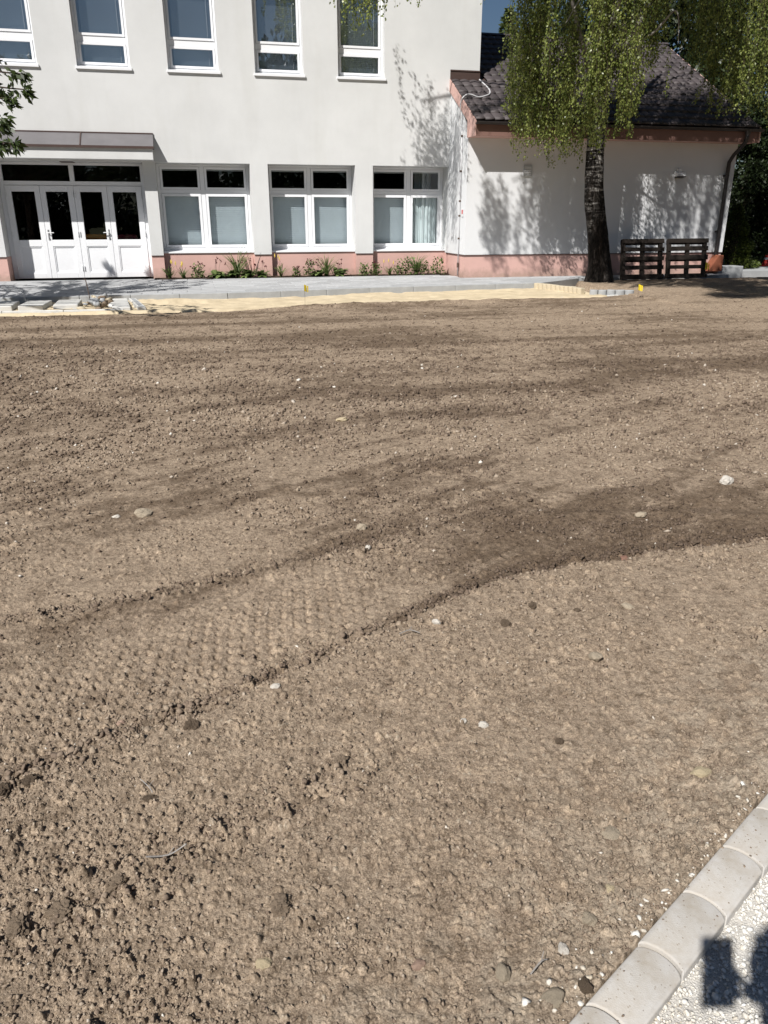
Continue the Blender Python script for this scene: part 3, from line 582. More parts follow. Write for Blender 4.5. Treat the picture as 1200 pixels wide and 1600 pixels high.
# vent, lamp, cable, mark on the annex
vt = empty('wall_vent', W(3.356, 1.5, 2.61), YAW, label='small square grey vent cover high on the annex wall left of the birch trunk', cat='vent')
mb = MB(); mb.ring(-.11, .11, -.125, .125, .022, -.035, -.001); mb.build('vent_frame', M['grey_plastic'], vt); mb = MB(); mb.box(-.088, .088, -.02, -.001, -.103, .103)
mb.build('vent_back', M['grey_plastic'], vt)
for i in range(5): MB().box(-.088, .088, -.032, -.021, -.09+i*.04, -.07+i*.04).build('slat', M['white_plastic'], vt)
lp = empty('wall_lamp', W(7.62, 1.5, 2.55), YAW, label='white box floodlight with dark underside on the annex wall above the pallets', cat='lamp')
MB().box(-.05, .05, -.10, -.001, .06, .16).build('lamp_bracket', M['white_plastic'], lp, bevel=.008); MB().prism([(-.02, .10), (-.16, .06), (-.20, -.03), (-.03, -.05)], -.13, .13, 'x').build('lamp_housing', M['white_plastic'], lp, bevel=.01)
MB().prism([(-.204, -.035), (-.03, -.056), (-.03, -.075), (-.20, -.05)], -.115, .115, 'x').build('lamp_glass', M['gutter'], lp)
def Lc(X, o, z): return W(X, o, z)
cab = [(2.47, .14, rz(.14)+.08), (2.52, .35, rz(.35)+.07), (2.56, .62, rz(.62)+.07), (2.50, .86, rz(.86)+.07), (2.33, 1.02, rz(1.02)+.08), (2.12, 1.10, rz(1.1)+.08), (1.92, 1.10, rz(1.1)+.13), (1.78, 1.09, rz(1.09)+.10), (1.68, 1.08, rz(1.08)-.05), (1.665, 1.08, 3.75), (1.69, 1.085, 3.6)]
cb = empty('lightning_cable', W(1.76, 1.08, .1), 0, label='pale cable curling off the tiled roof and down the annex corner wall', cat='cable')
def smoothpath(P, n=6):
    P = [Vector(p) for p in P]; out = []
    for i in range(len(P)-1):
        a, b, c, d = P[max(i-1, 0)], P[i], P[i+1], P[min(i+2, len(P)-1)]
        for k in range(n):
            t = k/n; out.append(.5*((2*b)+(c-a)*t+(2*a-5*b+4*c-d)*t*t+(3*b-a-3*c+d)*t**3))
    return out+[P[-1]]
org = Vector(cb.location)
MB().tube([Vector(W(*p))-org for p in smoothpath(cab)], .017, 7).build('cable', M['cable'], cb, smooth=True)
MB().tube([Vector(W(1.735, 1.085, z))-org for z in (3.62, 2.5, 1.3, .08)], .014, 7).build('conduit', M['cable'], cb, smooth=True)
for z in (3.4, 2.6, 1.9, 1.55, 1.0, .35): MB().tube([Vector(W(1.755, 1.085, z))-org, Vector(W(1.71, 1.085, z))-org], .024, 7).build('clip', M['steel'], cb)
MB().tube([Vector(W(1.735, 1.085, .40))-org, Vector(W(1.735, 1.085, .28))-org], .03, 8).build('joint', M['steel'], cb)
tg = empty('wall_tag', W(1.752, 1.28, 1.62), YAW, label='tiny red and white tag on the annex side wall by the cable', cat='tag')
MB().box(-.012, -.0, -.05, .05, -.09, .09).build('tag_plate', M['white_plastic'], tg); MB().box(-.016, -.0125, -.042, .042, -.03, .07).build('tag_face', M['red'], tg)
# ------------------------------------------------------------------ path with pavers, sand trench, kerbs
PZ = .06
PF = [(-14, 4.9), (-6.3, 4.62), (-4.4, 4.62), (-3.3, 4.45), (-1.3, 4.08), (.75, 3.88), (2.75, 3.70)]     # front edge of the path: X, o
pfo = lambda X: float(np.interp(X, [a for a, b in PF], [b for a, b in PF]))
path = empty('path', B0, YAW, kind='structure')
mb = MB(); pts = [(X, -o) for X, o in PF] + [(4.6, -2.35), (9.25, -2.0), (9.25, -1.45), (1.7, -1.45), (1.7, .02), (-14, .02)]
mb.prism(pts, -.25, PZ-.012, 'z'); mb.build('path_base', M['conc_grey'], path)
def slab_mesh(nm, a, b, z0, z1, bev=.006): return MB().box(-a/2, a/2, -b/2, b/2, z0, z1).mesh(nm, bev, 1)
PA, PB = .60, .40
pm = slab_mesh('paver', PA-.008, PB-.008, -.03, 0); pm.materials.append(M['paver'])
npv = 0
for r in range(13):
    o = .50 + PB*(r+.5)
    for i in range(-22, 17):
        X = i*PA + (PA/2 if r % 2 else 0) - .1
        if X < -12 or X > 9.0: continue
        lim = pfo(X)-.10 if X < 2.7 else (2.35+.0 if X < 4.6 else 2.1)
        if o+PB/2 > lim: continue
        if X+PA/2 > 1.72 and o-PB/2 < 1.52: continue
        if npv >= 295: continue
        p = link('paver', pm, M['paver'], path); p.location = (X, -o, PZ+random.uniform(-.002, .002)); p.rotation_euler = (random.uniform(-.003, .003), random.uniform(-.003, .003), random.uniform(-.004, .004)); npv += 1
pk = empty('path_kerb', B0, YAW, kind='structure')
def run_along(P, step):
    out = []; carry = 0
    for (a, b), (c, d) in zip(P[:-1], P[1:]):
        L_ = math.hypot(c-a, d-b); n = max(1, round(L_/step))
        for i in range(n): t = (i+.5)/n; out.append((a+(c-a)*t, b+(d-b)*t, math.atan2(d-b, c-a), L_/n))
    return out
for X, o, an, L_ in run_along([(a, b) for a, b in PF], 1.0):
    me = MB().box(-L_/2+.003, L_/2-.003, -.05, .05, -.25, .012).mesh('kerb_slab', .008, 1); p = link('kerb_slab', me, M['conc_grey'], pk); p.location = (X, -o+.01, PZ); p.rotation_euler = (0, 0, -an)
# sand strip
def sheet(name, x0, x1, o0, o1, st, zf, m, **kw):
    xs = np.arange(x0, x1+st, st); os_ = np.arange(o0, o1+st, st); A, B_ = np.meshgrid(xs, os_); a, b = A.ravel(), B_.ravel()
    z = zf(a, b); x = a*EX[0]-b*EN[0]; y = D + a*EX[1]-b*EN[1]; nr, nc = A.shape
    idx = (np.arange(nr-1)[:, None]*nc+np.arange(nc-1)[None]).ravel(); F = np.stack([idx, idx+nc, idx+1+nc, idx+1], 1)
    return link(name, npmesh(name, np.stack([x, y, z], 1), F, True), m, **kw)
def sandz(X, o):
    z = -.050 + .012*sstep(4.6, 6.2, o) + .05*(fbm(X/.9, o/.6, 301, 4)-.4) + .035*(fbm(X/.28, o/.22, 311, 3)-.5)
    z += .05*np.exp(-((X+5.6)/.9)**2-((o-5.2)/.4)**2) + .045*np.sin(o*9+2*fbm(X/.5, o/.5, 320)*4)*np.exp(-((X+5.5)/1.0)**2-((o-5.3)/.5)**2)
    z -= .03*np.maximum(0, np.sin(X*7.3)*np.sin(o*8.1))**3
    H, I = clods(X, o, .16, 330, .25, .012, .04, .6); ob = np.interp(X, BOUND[:, 0], BOUND[:, 1]); return z + H*.7 - .22*sstep(-.04, .14, o - np.minimum(ob, 6.9) + .05*(fbm(X/.3, o/.3, 340, 3)-.5))- .3*sstep(3.45, 3.75, X)
sheet('sand', -12, 4.3, 3.5, 6.9, .035, sandz, M['sand'], kind='structure')
es = empty('edging_strip', B0, YAW, kind='structure')
for P in ([(-12.5, 6.62), (-8.3, 6.52), (-6.3, 6.58)], [(1.9, 5.95), (3.1, 5.86), (4.0, 5.72)]):
    for X, o, an, L_ in run_along(P, 1.0):
        p = MB().box(-L_/2+.004, L_/2-.004, -.04, .04, -.2, 0).build('kerb_slab', M['conc'], es, bevel=.008, seg=1); p.location = (X, -o, (.010 if X < 0 else -.045)+random.uniform(-.008, .004)); p.rotation_euler = (random.uniform(-.02, .02), 0, -an)
# palisade kerb round the birch bed
pal = empty('palisade_kerb', B0, YAW, kind='structure')
def roundstone(w_, l_, z0, z1, nm='kerb_stone'):
    P = [(-w_/2, -l_/2), (w_/2, -l_/2)] + [(w_/2*math.cos(t), l_/2-w_*.35+w_*.35*math.sin(t)) for t in np.linspace(0, math.pi, 9)]
    return MB().prism(P, z0, z1, 'z').mesh(nm, .008, 1)
for n, (X, o, an, L_) in enumerate(run_along([(2.78, 3.72), (3.02, 4.6), (3.22, 5.25)], .15) + run_along([(3.30, 5.42), (3.75, 5.72), (4.15, 5.80)], .20)):
    sandy = n < 11
    me = roundstone(L_*.96, .15, -.25, (.07 if sandy else .05)+random.uniform(-.006, .006)); p = link('kerb_stone', me, M['conc_sand'] if sandy else M['conc_grey'], pal); p.location = (X, -o, 0); p.rotation_euler = (random.uniform(-.03, .03), random.uniform(-.03, .03), -an+math.pi)
# near kerb
kb = empty('kerb', (0, 0, 0), 0, kind='structure')
def nearstone():
    pitch, wd, sag = .2025, .1055, .036; g = .0022; P = []
    far = lambda q: sag*math.sqrt(max(0, 1-((q-wd/2)/(wd/2+.004))**2))
    for q in np.linspace(0, wd, 15): P.append((pitch - g + far(q) - sag, q))
    for q in np.linspace(wd, 0, 15): P.append((far(q) - sag + g, q))
    vs = [(a, -b) for a, b in P]       # local x along the kerb, -y toward the gravel
    return MB().prism(vs, -.22, 0, 'z').mesh('kerb_stone', .0052, 3, True)
KM = nearstone(); KM.materials.append(M['kerb']); kang = math.atan2(KD[1], KD[0])
for i in range(-8, 22):
    t = 1.266 + .2025*i + .0; px, py = KD[0]*t + KN[0]*(-.5235+.001), KD[1]*t + KN[1]*(-.5235+.001)
    p = link('kerb_stone', KM, M['kerb'], kb); p.location = (px, py, .030+random.uniform(-.003, .003)); p.rotation_euler = (random.uniform(-.012, .012), random.uniform(-.012, .012), kang+random.uniform(-.01, .01))
    for q in p.data.polygons: pass
# white gravel right of the kerb
kx0 = -.5235+.10
gt = np.arange(-1.5, 6.0, .03); gq = np.arange(0, 3.0, .03); A, B_ = np.meshgrid(gt, gq); a, b = A.ravel(), B_.ravel()
gx = KD[0]*a + KN[0]*(kx0+b); gy = KD[1]*a + KN[1]*(kx0+b); gz = .000 + .012*(fbm(gx/.15, gy/.15, 401, 3)-.5) - .02*sstep(.25, .6, fbm(gx/.8, gy/.8, 402, 3))*0
nr, nc = A.shape; idx = (np.arange(nr-1)[:, None]*nc+np.arange(nc-1)[None]).ravel(); F = np.stack([idx, idx+nc, idx+1+nc, idx+1], 1)
mg = weathered('gravel_dust', (.60, .575, .53), .2, 25, 260, .006, .95, .1); link('gravel_bed', npmesh('gravel_bed', np.stack([gx, gy, gz], 1), F, True), mg, kind='structure')
def gravel(n, t0, t1, q0, q1, r0, r1):
    t = rng.uniform(t0, t1, n); q = rng.uniform(q0, q1, n); x = KD[0]*t + KN[0]*(kx0+q); y = KD[1]*t + KN[1]*(kx0+q)
    z = .002 + .012*(fbm(x/.15, y/.15, 401, 3)-.5); r = r0 + (r1-r0)*rng.random(n)**2.2
    return np.stack([x, y, z+r*.25], 1), r
Pa, Ra = gravel(17000, .55, 2.0, .004, .62, .0018, .0068); Pb, Rb = gravel(8000, -.8, 5.0, .004, 2.4, .003, .010)
P = np.concatenate([Pa, Pb]); R_ = np.concatenate([Ra, Rb]); V, F = scatter_stones(P, R_, (.55, .95), .28)
tn = np.clip(.25+.9*fbm(P[:, 0]/.12, P[:, 1]/.12, 410, 3)+rng.normal(0, .2, len(P))-.05, 0, 1)
link('gravel', npmesh('gravel', V, F, False, np.repeat(tn, 20)), M['gravel'], label='loose white limestone gravel beside the foreground kerb', kind='stuff')
# crumbs of stone spilled along the kerb joint
t = rng.uniform(.3, 3.2, 240); q = -abs(rng.normal(0, .03, 240)); x = KD[0]*t+KN[0]*(KL+q-.004); y = KD[1]*t+KN[1]*(KL+q-.004); r = .002+.007*rng.random(240)**2
V, F = scatter_stones(np.stack([x, y, soil_fields(x, y)[0]+r*.3], 1), r); link('spilled_gravel', npmesh('spilled_gravel', V, F, False, np.repeat(rng.random(240)*.7, 20)), M['gravel'], label='white crumbs of gravel spilled along the soil side of the kerb', kind='stuff')
t = rng.uniform(.2, 3.4, 260); q = .004+.095*rng.random(260)**1.6; x = KD[0]*t+KN[0]*(KL+q); y = KD[1]*t+KN[1]*(KL+q); r = .0009+.0036*rng.random(260)**3
V, F = scatter_stones(np.stack([x, y, .0305+r*.3], 1), r, (.3, .6), .4); link('kerb_crumbs', npmesh('kerb_crumbs', V, F, False, np.repeat(rng.uniform(.25, .7, 260), 20)), M['grit'], label='dry crumbs of earth spilled on top of the kerb stones', kind='stuff')
# ------------------------------------------------------------------ single stones and clods one can point to
def stone(x, y, r, m, label, cat='stone', name='stone', flat=.7, dz=-.004, group='loose stones on the soil'):
    import bmesh
    bm = bmesh.new(); bmesh.ops.create_icosphere(bm, subdivisions=4 if name == 'clod' and r > .02 else 3, radius=1.0); sd_ = random.random()*100
    from mathutils import noise as mn
    for v in bm.verts:
        d = v.co.normalized(); k = 1 + .30*mn.noise(d*1.3+Vector((sd_, 0, 0))) + (.34 if name == 'clod' else .14)*mn.noise(d*2.9+Vector((0, sd_, 0))) + (.22 if name == 'clod' else .06)*mn.noise(d*7+Vector((0, 0, sd_))); v.co = d*k; v.co.z *= flat
    me = bpy.data.meshes.new(name); bm.to_mesh(me); bm.free()
    if name == 'clod': me.polygons.foreach_set('use_smooth', [False]*len(me.polygons))
    o = link(name, me, m, label=label, cat=cat, group=group); o.location = (x, y, soil_z(x, y)+r*.28+dz); o.scale = (r*random.uniform(1, 1.25), r*random.uniform(.75, 1), r); o.rotation_euler = (random.uniform(-.3, .3), random.uniform(-.3, .3), random.uniform(0, 6.28)); return o
CL = 'clods along the edge of the rolled soil'
for x, y, r, m, lb, nm, fl in [
    (2.12, 4.52, .042, 'stone_white', 'chalky white stone far right on the dark rolled soil', 'stone', .8),
    (1.41, 3.94, .034, 'stone_tan', 'pale tan flat stone on the dark rolled soil, nearer than the chalky white one', 'stone', .5),
    (1.16, 3.37, .030, 'red_brick', 'reddish brick shard at the far right edge of the dark soil', 'brick_shard', .4),
    (-.62, 2.07, .026, 'clod_dark', 'dark rounded clod just below the diagonal ridge left of centre', 'clod', .7),
    (-.38, 2.29, .016, 'stone_white', 'small white pebble lying in the diagonal ridge left of centre', 'stone', .7),
    (.21, 2.72, .016, 'stone_white', 'white pebble beside the dark clod where the dark soil edge begins', 'stone', .8),
    (.235, 2.735, .017, 'clod_dark', 'dark clod touching the white pebble at the dark soil edge', 'clod', .8),
    (.32, 2.07, .017, 'stone_white', 'larger of two white pebbles near the middle of the pale soil', 'stone', .8),
    (.255, 2.09, .013, 'stone_white', 'smaller elongated white pebble near the middle of the pale soil', 'stone', .5),
    (.78, 2.46, .026, 'stone_tan', 'tan stone with a dark shadow on the pale soil right of centre', 'stone', .6),
    (1.02, 2.86, .022, 'stone_tan', 'tan flat stone on pale soil toward the right, below the clod line', 'stone', .5),
    (-1.33, 3.97, .050, 'stone_tan', 'broad tan stone lying in the left middle of the brown soil', 'stone', .45),
    (-1.47, 3.93, .020, 'stone_white', 'small white stone just left of the broad tan stone', 'stone', .5),
    (-.12, 3.78, .026, 'stone_tan', 'grey tan pebble standing alone in the middle of the soil', 'stone', .8),
    (-.08, 3.50, .014, 'stone_white', 'tiny bright white pebble in the middle of the soil', 'stone', .8),
    (-.34, 6.1, .045, 'stone_yellow', 'yellowish flat stone far off in the middle of the soil', 'stone', .4),
    (.62, 2.86, .020, 'clod_dark', 'round dark clod on pale soil just in front of the dark edge', 'clod', .85),
    (.49, 2.72, .024, 'clod_dark', 'darkest clod on the pale soil, lower right of the edge line', 'clod', .75),
    (.80, 2.83, .015, 'clod_dark', 'small dark clod on the pale soil below the clod row', 'clod', .8),
    (.55, 1.99, .016, 'clod_dark', 'lone dark clod on the smooth pale soil right of centre', 'clod', .8),
    (-.13, 1.88, .032, 'clod_dry', 'large dry clod with a black shadow in the rough centre strip', 'clod', .8),
    (-.66, 1.735, .020, 'clod_dark', 'black pitted clod on the smooth pale soil at left', 'clod', .6),
    (-.245, 1.37, .034, 'clod_dry', 'crumbling dry clod near the bottom left of centre', 'clod', .7),
    (-.76, 1.36, .046, 'clod_dry', 'biggest dry clod in the rough heap at bottom left', 'clod', .75),
    (-.84, 1.31, .034, 'clod_dry', 'second large dry clod in the bottom left heap, nearer the corner', 'clod', .7),
    (-.66, 1.44, .030, 'clod_dry', 'right hand clod of the rough heap at bottom left', 'clod', .7),
    (-1.08, 1.76, .026, 'clod_dark', 'dark clod at the left end of the diagonal ridge', 'clod', .8),
    (-1.02, 1.80, .028, 'clod_dark', 'longer dark clod next to the left end of the diagonal ridge', 'clod', .7),
    (.075, 1.215, .016, 'stone_pink', 'pinkish stone near the bottom centre of the soil', 'stone', .7),
    (-.265, 1.225, .015, 'stone_yellow', 'small yellow ochre stone near the bottom left of centre', 'stone', .8),
    (.255, 1.185, .018, 'stone_tan', 'pale tan pebble near the bottom, left of the kerb', 'stone', .8),
    (.395, 1.235, .014, 'stone_white', 'white angular pebble close to the kerb at the bottom', 'stone', .7),
    (.345, 1.115, .022, 'stone_tan', 'large grey tan stone against the lowest kerb stones', 'stone', .6),
    (.415, 1.135, .017, 'clod_dark', 'brown nodule between the large tan stone and the kerb', 'clod', .8),
    (.545, 1.405, .012, 'stone_yellow', 'bright yellowish pebble beside the third kerb stone', 'stone', .7),
    (.47, 1.31, .018, 'stone_tan', 'rounded tan pebble among crumbs left of the kerb', 'stone', .7),
    (.60, 1.60, .024, 'stone_tan', 'flat tan stone half sunk in pale soil above the kerb', 'stone', .35),
    (.93, 1.83, .026, 'stone_yellow', 'yellowish stone at the right edge of the pale soil', 'stone', .5),
    (-.86, 2.10, .014, 'stone_pink', 'orange brown pebble in the diagonal ridge at left', 'stone', .7)]:
    stone(x, y, r*(.72 if m == 'clod_dry' else .9 if m == 'clod_dark' else 1), M[m], lb, 'clod' if nm == 'clod' else 'brick shard' if nm == 'brick_shard' else 'stone', nm, fl, group=None)
ORD = ['leftmost', 'second from the left', 'third from the left', 'fourth from the left', 'fifth from the left', 'sixth from the left', 'sixth from the right', 'fifth from the right', 'fourth from the right', 'third from the right', 'second from the right', 'rightmost']
for i, x in enumerate(np.linspace(.30, 1.85, 12)):      # the row of dark lumps along the edge
    y = pl(EDGE, x)+rng.uniform(.0, .05); stone(x, y, rng.uniform(.012, .021), M['clod_dark'], 'dark crumbly clod, ' + ORD[i] + ' in the row along the soil edge', 'clod', 'clod', .8, group=CL)
for i in range(0):
    x = rng.uniform(.15, 2.0) if i < 34 else rng.uniform(-1.1, .1); y = pl(EDGE, x)+abs(rng.normal(.03, .03))+.0; r = rng.uniform(.009, .022)
    stone(x, y, r, M['clod_dark'], 'dark crumbly clod in the row along the diagonal soil edge', 'clod', 'clod', .8, group=CL)
def twig(p, label, m='twig', r=.0022, cat='twig'):
    P = [(x, y, soil_z(x, y)+z) for x, y, z in p]; o = empty('twig', P[0], label=label, cat=cat)
    MB().tube([Vector(q)-Vector(P[0]) for q in smoothpath(P, 4)], r, 5).build('stem', M[m], o)
    MB().tube([Vector(P[1])-Vector(P[0]), Vector(P[1])-Vector(P[0])+Vector((.01, .022, .004))], r*.6, 4).build('side_shoot', M[m], o)
twig([(-.60, 1.50, .016), (-.55, 1.52, .02), (-.50, 1.515, .022)], 'thin pale twig lying on the rough soil at bottom left', 'grey_twig')
twig([(-.70, 1.79, .014), (-.67, 1.765, .02), (-.655, 1.75, .012)], 'short dry straw pointing at the black pitted clod', 'grey_twig', .0014)
twig([(.31, 1.17, .014), (.335, 1.19, .02), (.35, 1.2, .018)], 'bent pale straw near the kerb at the bottom', 'grey_twig', .0016)
twig([(.06, 2.62, .016), (.10, 2.64, .02), (.14, 2.63, .014)], 'pale stalk lying by the middle of the diagonal edge', 'grey_twig', .002)
# ------------------------------------------------------------------ left: blocks, rubble, rod
for n, X in enumerate([-9.05, -8.47, -7.92, -7.36]):
    o = empty('concrete_block', (*W(X, 5.55)[:2], -.09), YAW+.0+random.uniform(-.05, .05), label=['leftmost pale concrete block of the row on the sand by the entrance', 'second pale concrete block from the left in the row on the sand', 'third pale concrete block from the left in the row on the sand', 'pale concrete block of the row nearest the rubble and slabs'][n], cat='block', group='concrete blocks set out by the entrance')
    MB().box(-.21, .21, -.50, .45, 0, .135).build('block_body', M['conc'], o, bevel=.014); MB().box(-.20, .20, -.503, -.501, .02, .05).build('groove', M['conc_grey'], o)
for n, (X, a) in enumerate([(-6.42, .10), (-6.12, .16)]):
    o = empty('concrete_slab', (*W(X, 5.75)[:2], -.07), YAW+a, label=['wider pale slab running toward the soil beside the rubble', 'narrow pale slab with dark gap, right of the wider slab'][n], cat='slab')
    wd = (.30, .13)[n]; MB().box(-wd/2, wd/2, -.85, .85, 0, .10).build('slab_body', M['conc'], o, bevel=.01); MB().box(-wd/2+.03, wd/2-.03, -.80, .80, .1005, .103).build('slab_face', M['conc_grey'] if n else M['conc'], o)
ro = empty('rubble_pile', (*W(-6.82, 5.5)[:2], -.05), YAW, label='small heap of broken concrete and earth between blocks and slabs', cat='rubble')
for i in range(26):
    x, y = rng.normal(0, .13), rng.normal(0, .38); r = rng.uniform(.04, .11); v, f = scatter_stones(np.array([[x, y, max(0, .13-.3*abs(x)-.1*abs(y))+r*.2]]), np.array([r]), (.4, .8), .35)
    link('lump', npmesh('lump', v, f), M[['conc', 'clod_dry', 'conc_sand', 'conc_grey'][i % 4]], ro)
rd = empty('steel_rod', (*W(-6.98, 5.35)[:2], -.08), 0, label='thin rusty rod sticking up beside the rubble heap', cat='rod')
MB().tube([(0, 0, 0), (-.02, 0, .25), (-.05, .01, .50)], .009, 6).build('rod_shaft', M['steel'], rd); MB().tube([(-.05, .01, .50), (-.075, .01, .515), (-.08, .012, .49)], .009, 6).build('rod_hook', M['steel'], rd)
# right: concrete step at the corner, far pavement, marker cone
st = empty('concrete_step', (*W(9.55, 1.42)[:2], 0), YAW, label='grey concrete block step at the annex corner below the downpipe', cat='step')
MB().box(-.40, .40, -.22, .22, -.1, .24).build('step_body', M['conc_grey'], st, bevel=.012); MB().box(-.40, .40, -.223, -.2205, .19, .20).build('groove', M['conc_grey'], st)
MB().box(9.97, 22, -1.30, .6, -.25, .075).build('side_pavement', M['conc_grey'], None, kind='structure').matrix_world = Matrix.Translation(B0) @ Matrix.Rotation(YAW, 4, 'Z')
co = empty('marker_cone', (*W(12.6, -.8)[:2], .07), YAW, label='small red cone standing in the dark shrubs at far right', cat='cone')
MB().tube([(0, 0, .02), (0, 0, .42)], [.11, .02], 12).build('cone_body', M['red'], co); MB().box(-.14, .14, -.14, .14, 0, .02).build('cone_base', M['red'], co); MB().tube([(0, 0, .2), (0, 0, .26)], [.073, .06], 12).build('band', M['white_plastic'], co)
# yellow marker flags
def flag(X, o, h, z0, label, s=.10, a=0):
    f = empty('marker_flag', (*W(X, o)[:2], z0), YAW+a, label=label, cat='flag', group='yellow marker flags')
    MB().tube([(0, 0, -.05), (.01, 0, h*.6), (0, 0, h+s)], .0025, 5).build('stake', M['steel'], f)
    mb = MB(); n = 4
    for i in range(n):
        t0, t1 = i/n, (i+1)/n; fx = lambda t: (t*s, .03*math.sin(t*4), 0)
        a_, b_ = fx(t0), fx(t1); lo0, lo1 = h-.02*t0-.3*s*t0, h-.3*s*t1; mb.box(a_[0], b_[0], a_[1], a_[1]+.004, h-.03*t0, h+s*1.25-.35*s*t0)
    mb.build('flag_sheet', M['yellow'], f)
def Gp(px, z): return px
flag(*toF(-1.46, 14.6), .34, -.09, 'yellow marker flag on a thin stake in the sand strip', .09, .4)
flag(*toF(5.24, 16.45), .14, -.03, 'yellow marker flag in the soil by the birch roots', .09, -.3)
flag(8.02, 2.66, .26, -.02, 'yellow marker flag in front of the right pallet', .14, .2)
# ------------------------------------------------------------------ pallets
def pallet(X, o, a, lean, label):
    p = empty('wooden_pallet', (*W(X, o)[:2], -.0), YAW+a, label=label, cat='pallet', group='pallets leaning by the annex'); p.rotation_euler = (-lean, 0, YAW+a)
    # standing on its edge: width along x, height z, thickness y
    for z in (.0, .235, .46, .685, .88): 
        h = .10+random.uniform(0, .045) if z < .85 else .12; q = MB().box(-.60, .60, -.072, -.050, z+.01, z+h).build('plank', M['wood'], p, bevel=.003, seg=1); q.rotation_euler = (0, random.uniform(-.008, .008), 0)
    for x in (-.555, 0, .52):
        MB().box(x-.05, x+.05, -.0495, .03, .012, .995).build('stringer', M['wood'], p, bevel=.004, seg=1)
    for z in (.03, .44, .86): MB().box(-.60, .60, .031, .05, z, z+.10).build('back_plank', M['wood'], p, bevel=.003, seg=1)
pallet(6.26, 2.55, .02, .16, 'dark wooden pallet standing on edge just right of the birch trunk'); pallet(7.62, 2.45, .03, .14, 'dark wooden pallet on edge by the downpipe with a yellow flag before it')
# ------------------------------------------------------------------ flower bed
bed = sheet('flower_bed', -6.0, 1.72, -.02, .50, .05, lambda X, o: .055+.03*fbm(X/.12, o/.12, 500, 3)*np.minimum(1, (.52-o)*8), M['bed_soil'], kind='structure')
def leafquads(n, base_r, L0, L1, wd, elev, arch, z0=0.0, seg=4):
    V = []; F = []; T = []
    for i in range(n):
        a = rng.uniform(0, 6.283); e = rng.uniform(*elev); L_ = rng.uniform(L0, L1); c, s = math.cos(a), math.sin(a); r0 = rng.uniform(0, base_r); bx, by = r0*math.cos(a*1.7), r0*math.sin(a*1.7); k = len(V); tt = rng.random()
        r = 0; z = z0
        for j in range(seg+1):
            t = j/seg; ww = wd*(.35+.9*math.sin(math.pi*min(1, t*.85+.1)))*(0.06 if j == seg else 1); V += [(bx+c*r-s*ww, by+s*r+c*ww, z), (bx+c*r+s*ww, by+s*r-c*ww, z)]
            ee = e - arch*t; r += L_/seg*math.cos(ee); z += L_/seg*math.sin(ee)
        for j in range(seg): F.append((k+2*j, k+2*j+1, k+2*j+3, k+2*j+2)); T.append(tt)
    return np.array(V), np.array(F), np.array(T)
def plant(X, o, kind, label, s=1.0):
    cat = {'hosta': 'plant', 'grass': 'ornamental grass', 'poker': 'flower', 'herb': 'plant', 'dark': 'flower'}[kind]
    p = empty({'hosta': 'broadleaf_plant', 'grass': 'grass_tuft', 'poker': 'yellow_flower', 'herb': 'bushy_plant', 'dark': 'red_flower'}[kind], (*W(X, o)[:2], .065), YAW, label=label, cat=cat)
    if kind == 'hosta': a = leafquads(46, .10, .18*s, .34*s, .045*s, (.5, 1.3), 1.5)
    elif kind == 'grass': a = leafquads(70, .05, .4*s, .8*s, .006, (1.0, 1.5), 1.0, seg=6)
    elif kind == 'poker': a = leafquads(34, .05, .2*s, .42*s, .008, (.9, 1.5), 1.1, seg=5)
    else:
        V = []; F = []; T = []
        for q in range(int(150*s)):
            v, f, t = leafquads(1, 0, .05, .10, .018, (-.3, 1.2), .8, seg=2); h_ = rng.uniform(.02, .34*s)*rng.random()**.4; rr = .17*s*math.sqrt(rng.random())*(1-.4*h_/.34/s); an = rng.uniform(0, 6.28)
            V.append(v+[rr*math.cos(an), rr*math.sin(an), h_]); F.append(f+6*q); T.append(t)
        a = (np.concatenate(V), np.concatenate(F), np.concatenate(T))
    link('foliage', npmesh('foliage', a[0], a[1], False, a[2]), M['herb'], p)
    if kind in ('poker', 'dark', 'hosta'):
        for q in range({'poker': 3, 'dark': 7, 'hosta': 4}[kind]):
            x, y = rng.normal(0, .07), rng.normal(0, .05); hh = {'poker': rng.uniform(.30, .42), 'dark': rng.uniform(.24, .38), 'hosta': rng.uniform(.26, .40)}[kind]*s; x2, y2 = x+rng.normal(0, .06), y+rng.normal(0, .03)
            stm = MB().tube([(x*.3, y*.3, 0), (x, y, hh*.6), (x2, y2, hh)], .0035, 4).build('stem', M['twig'] if kind != 'poker' else M['petal_r'], p)
            if kind == 'poker': MB().tube([(x2, y2, hh-.02), (x2, y2, hh+.02), (x2, y2, hh+.075)], [.010, .016, .004], 7).build('flower_head', M['petal_y'], p)
            else:
                v, f = scatter_stones(np.array([[x2+rng.normal(0, .012), y2+rng.normal(0, .012), hh+rng.normal(0, .015)] for _ in range(4)]), np.full(4, .016)); link('flower_head', npmesh('flower_head', v, f), M['petal_r'], p)
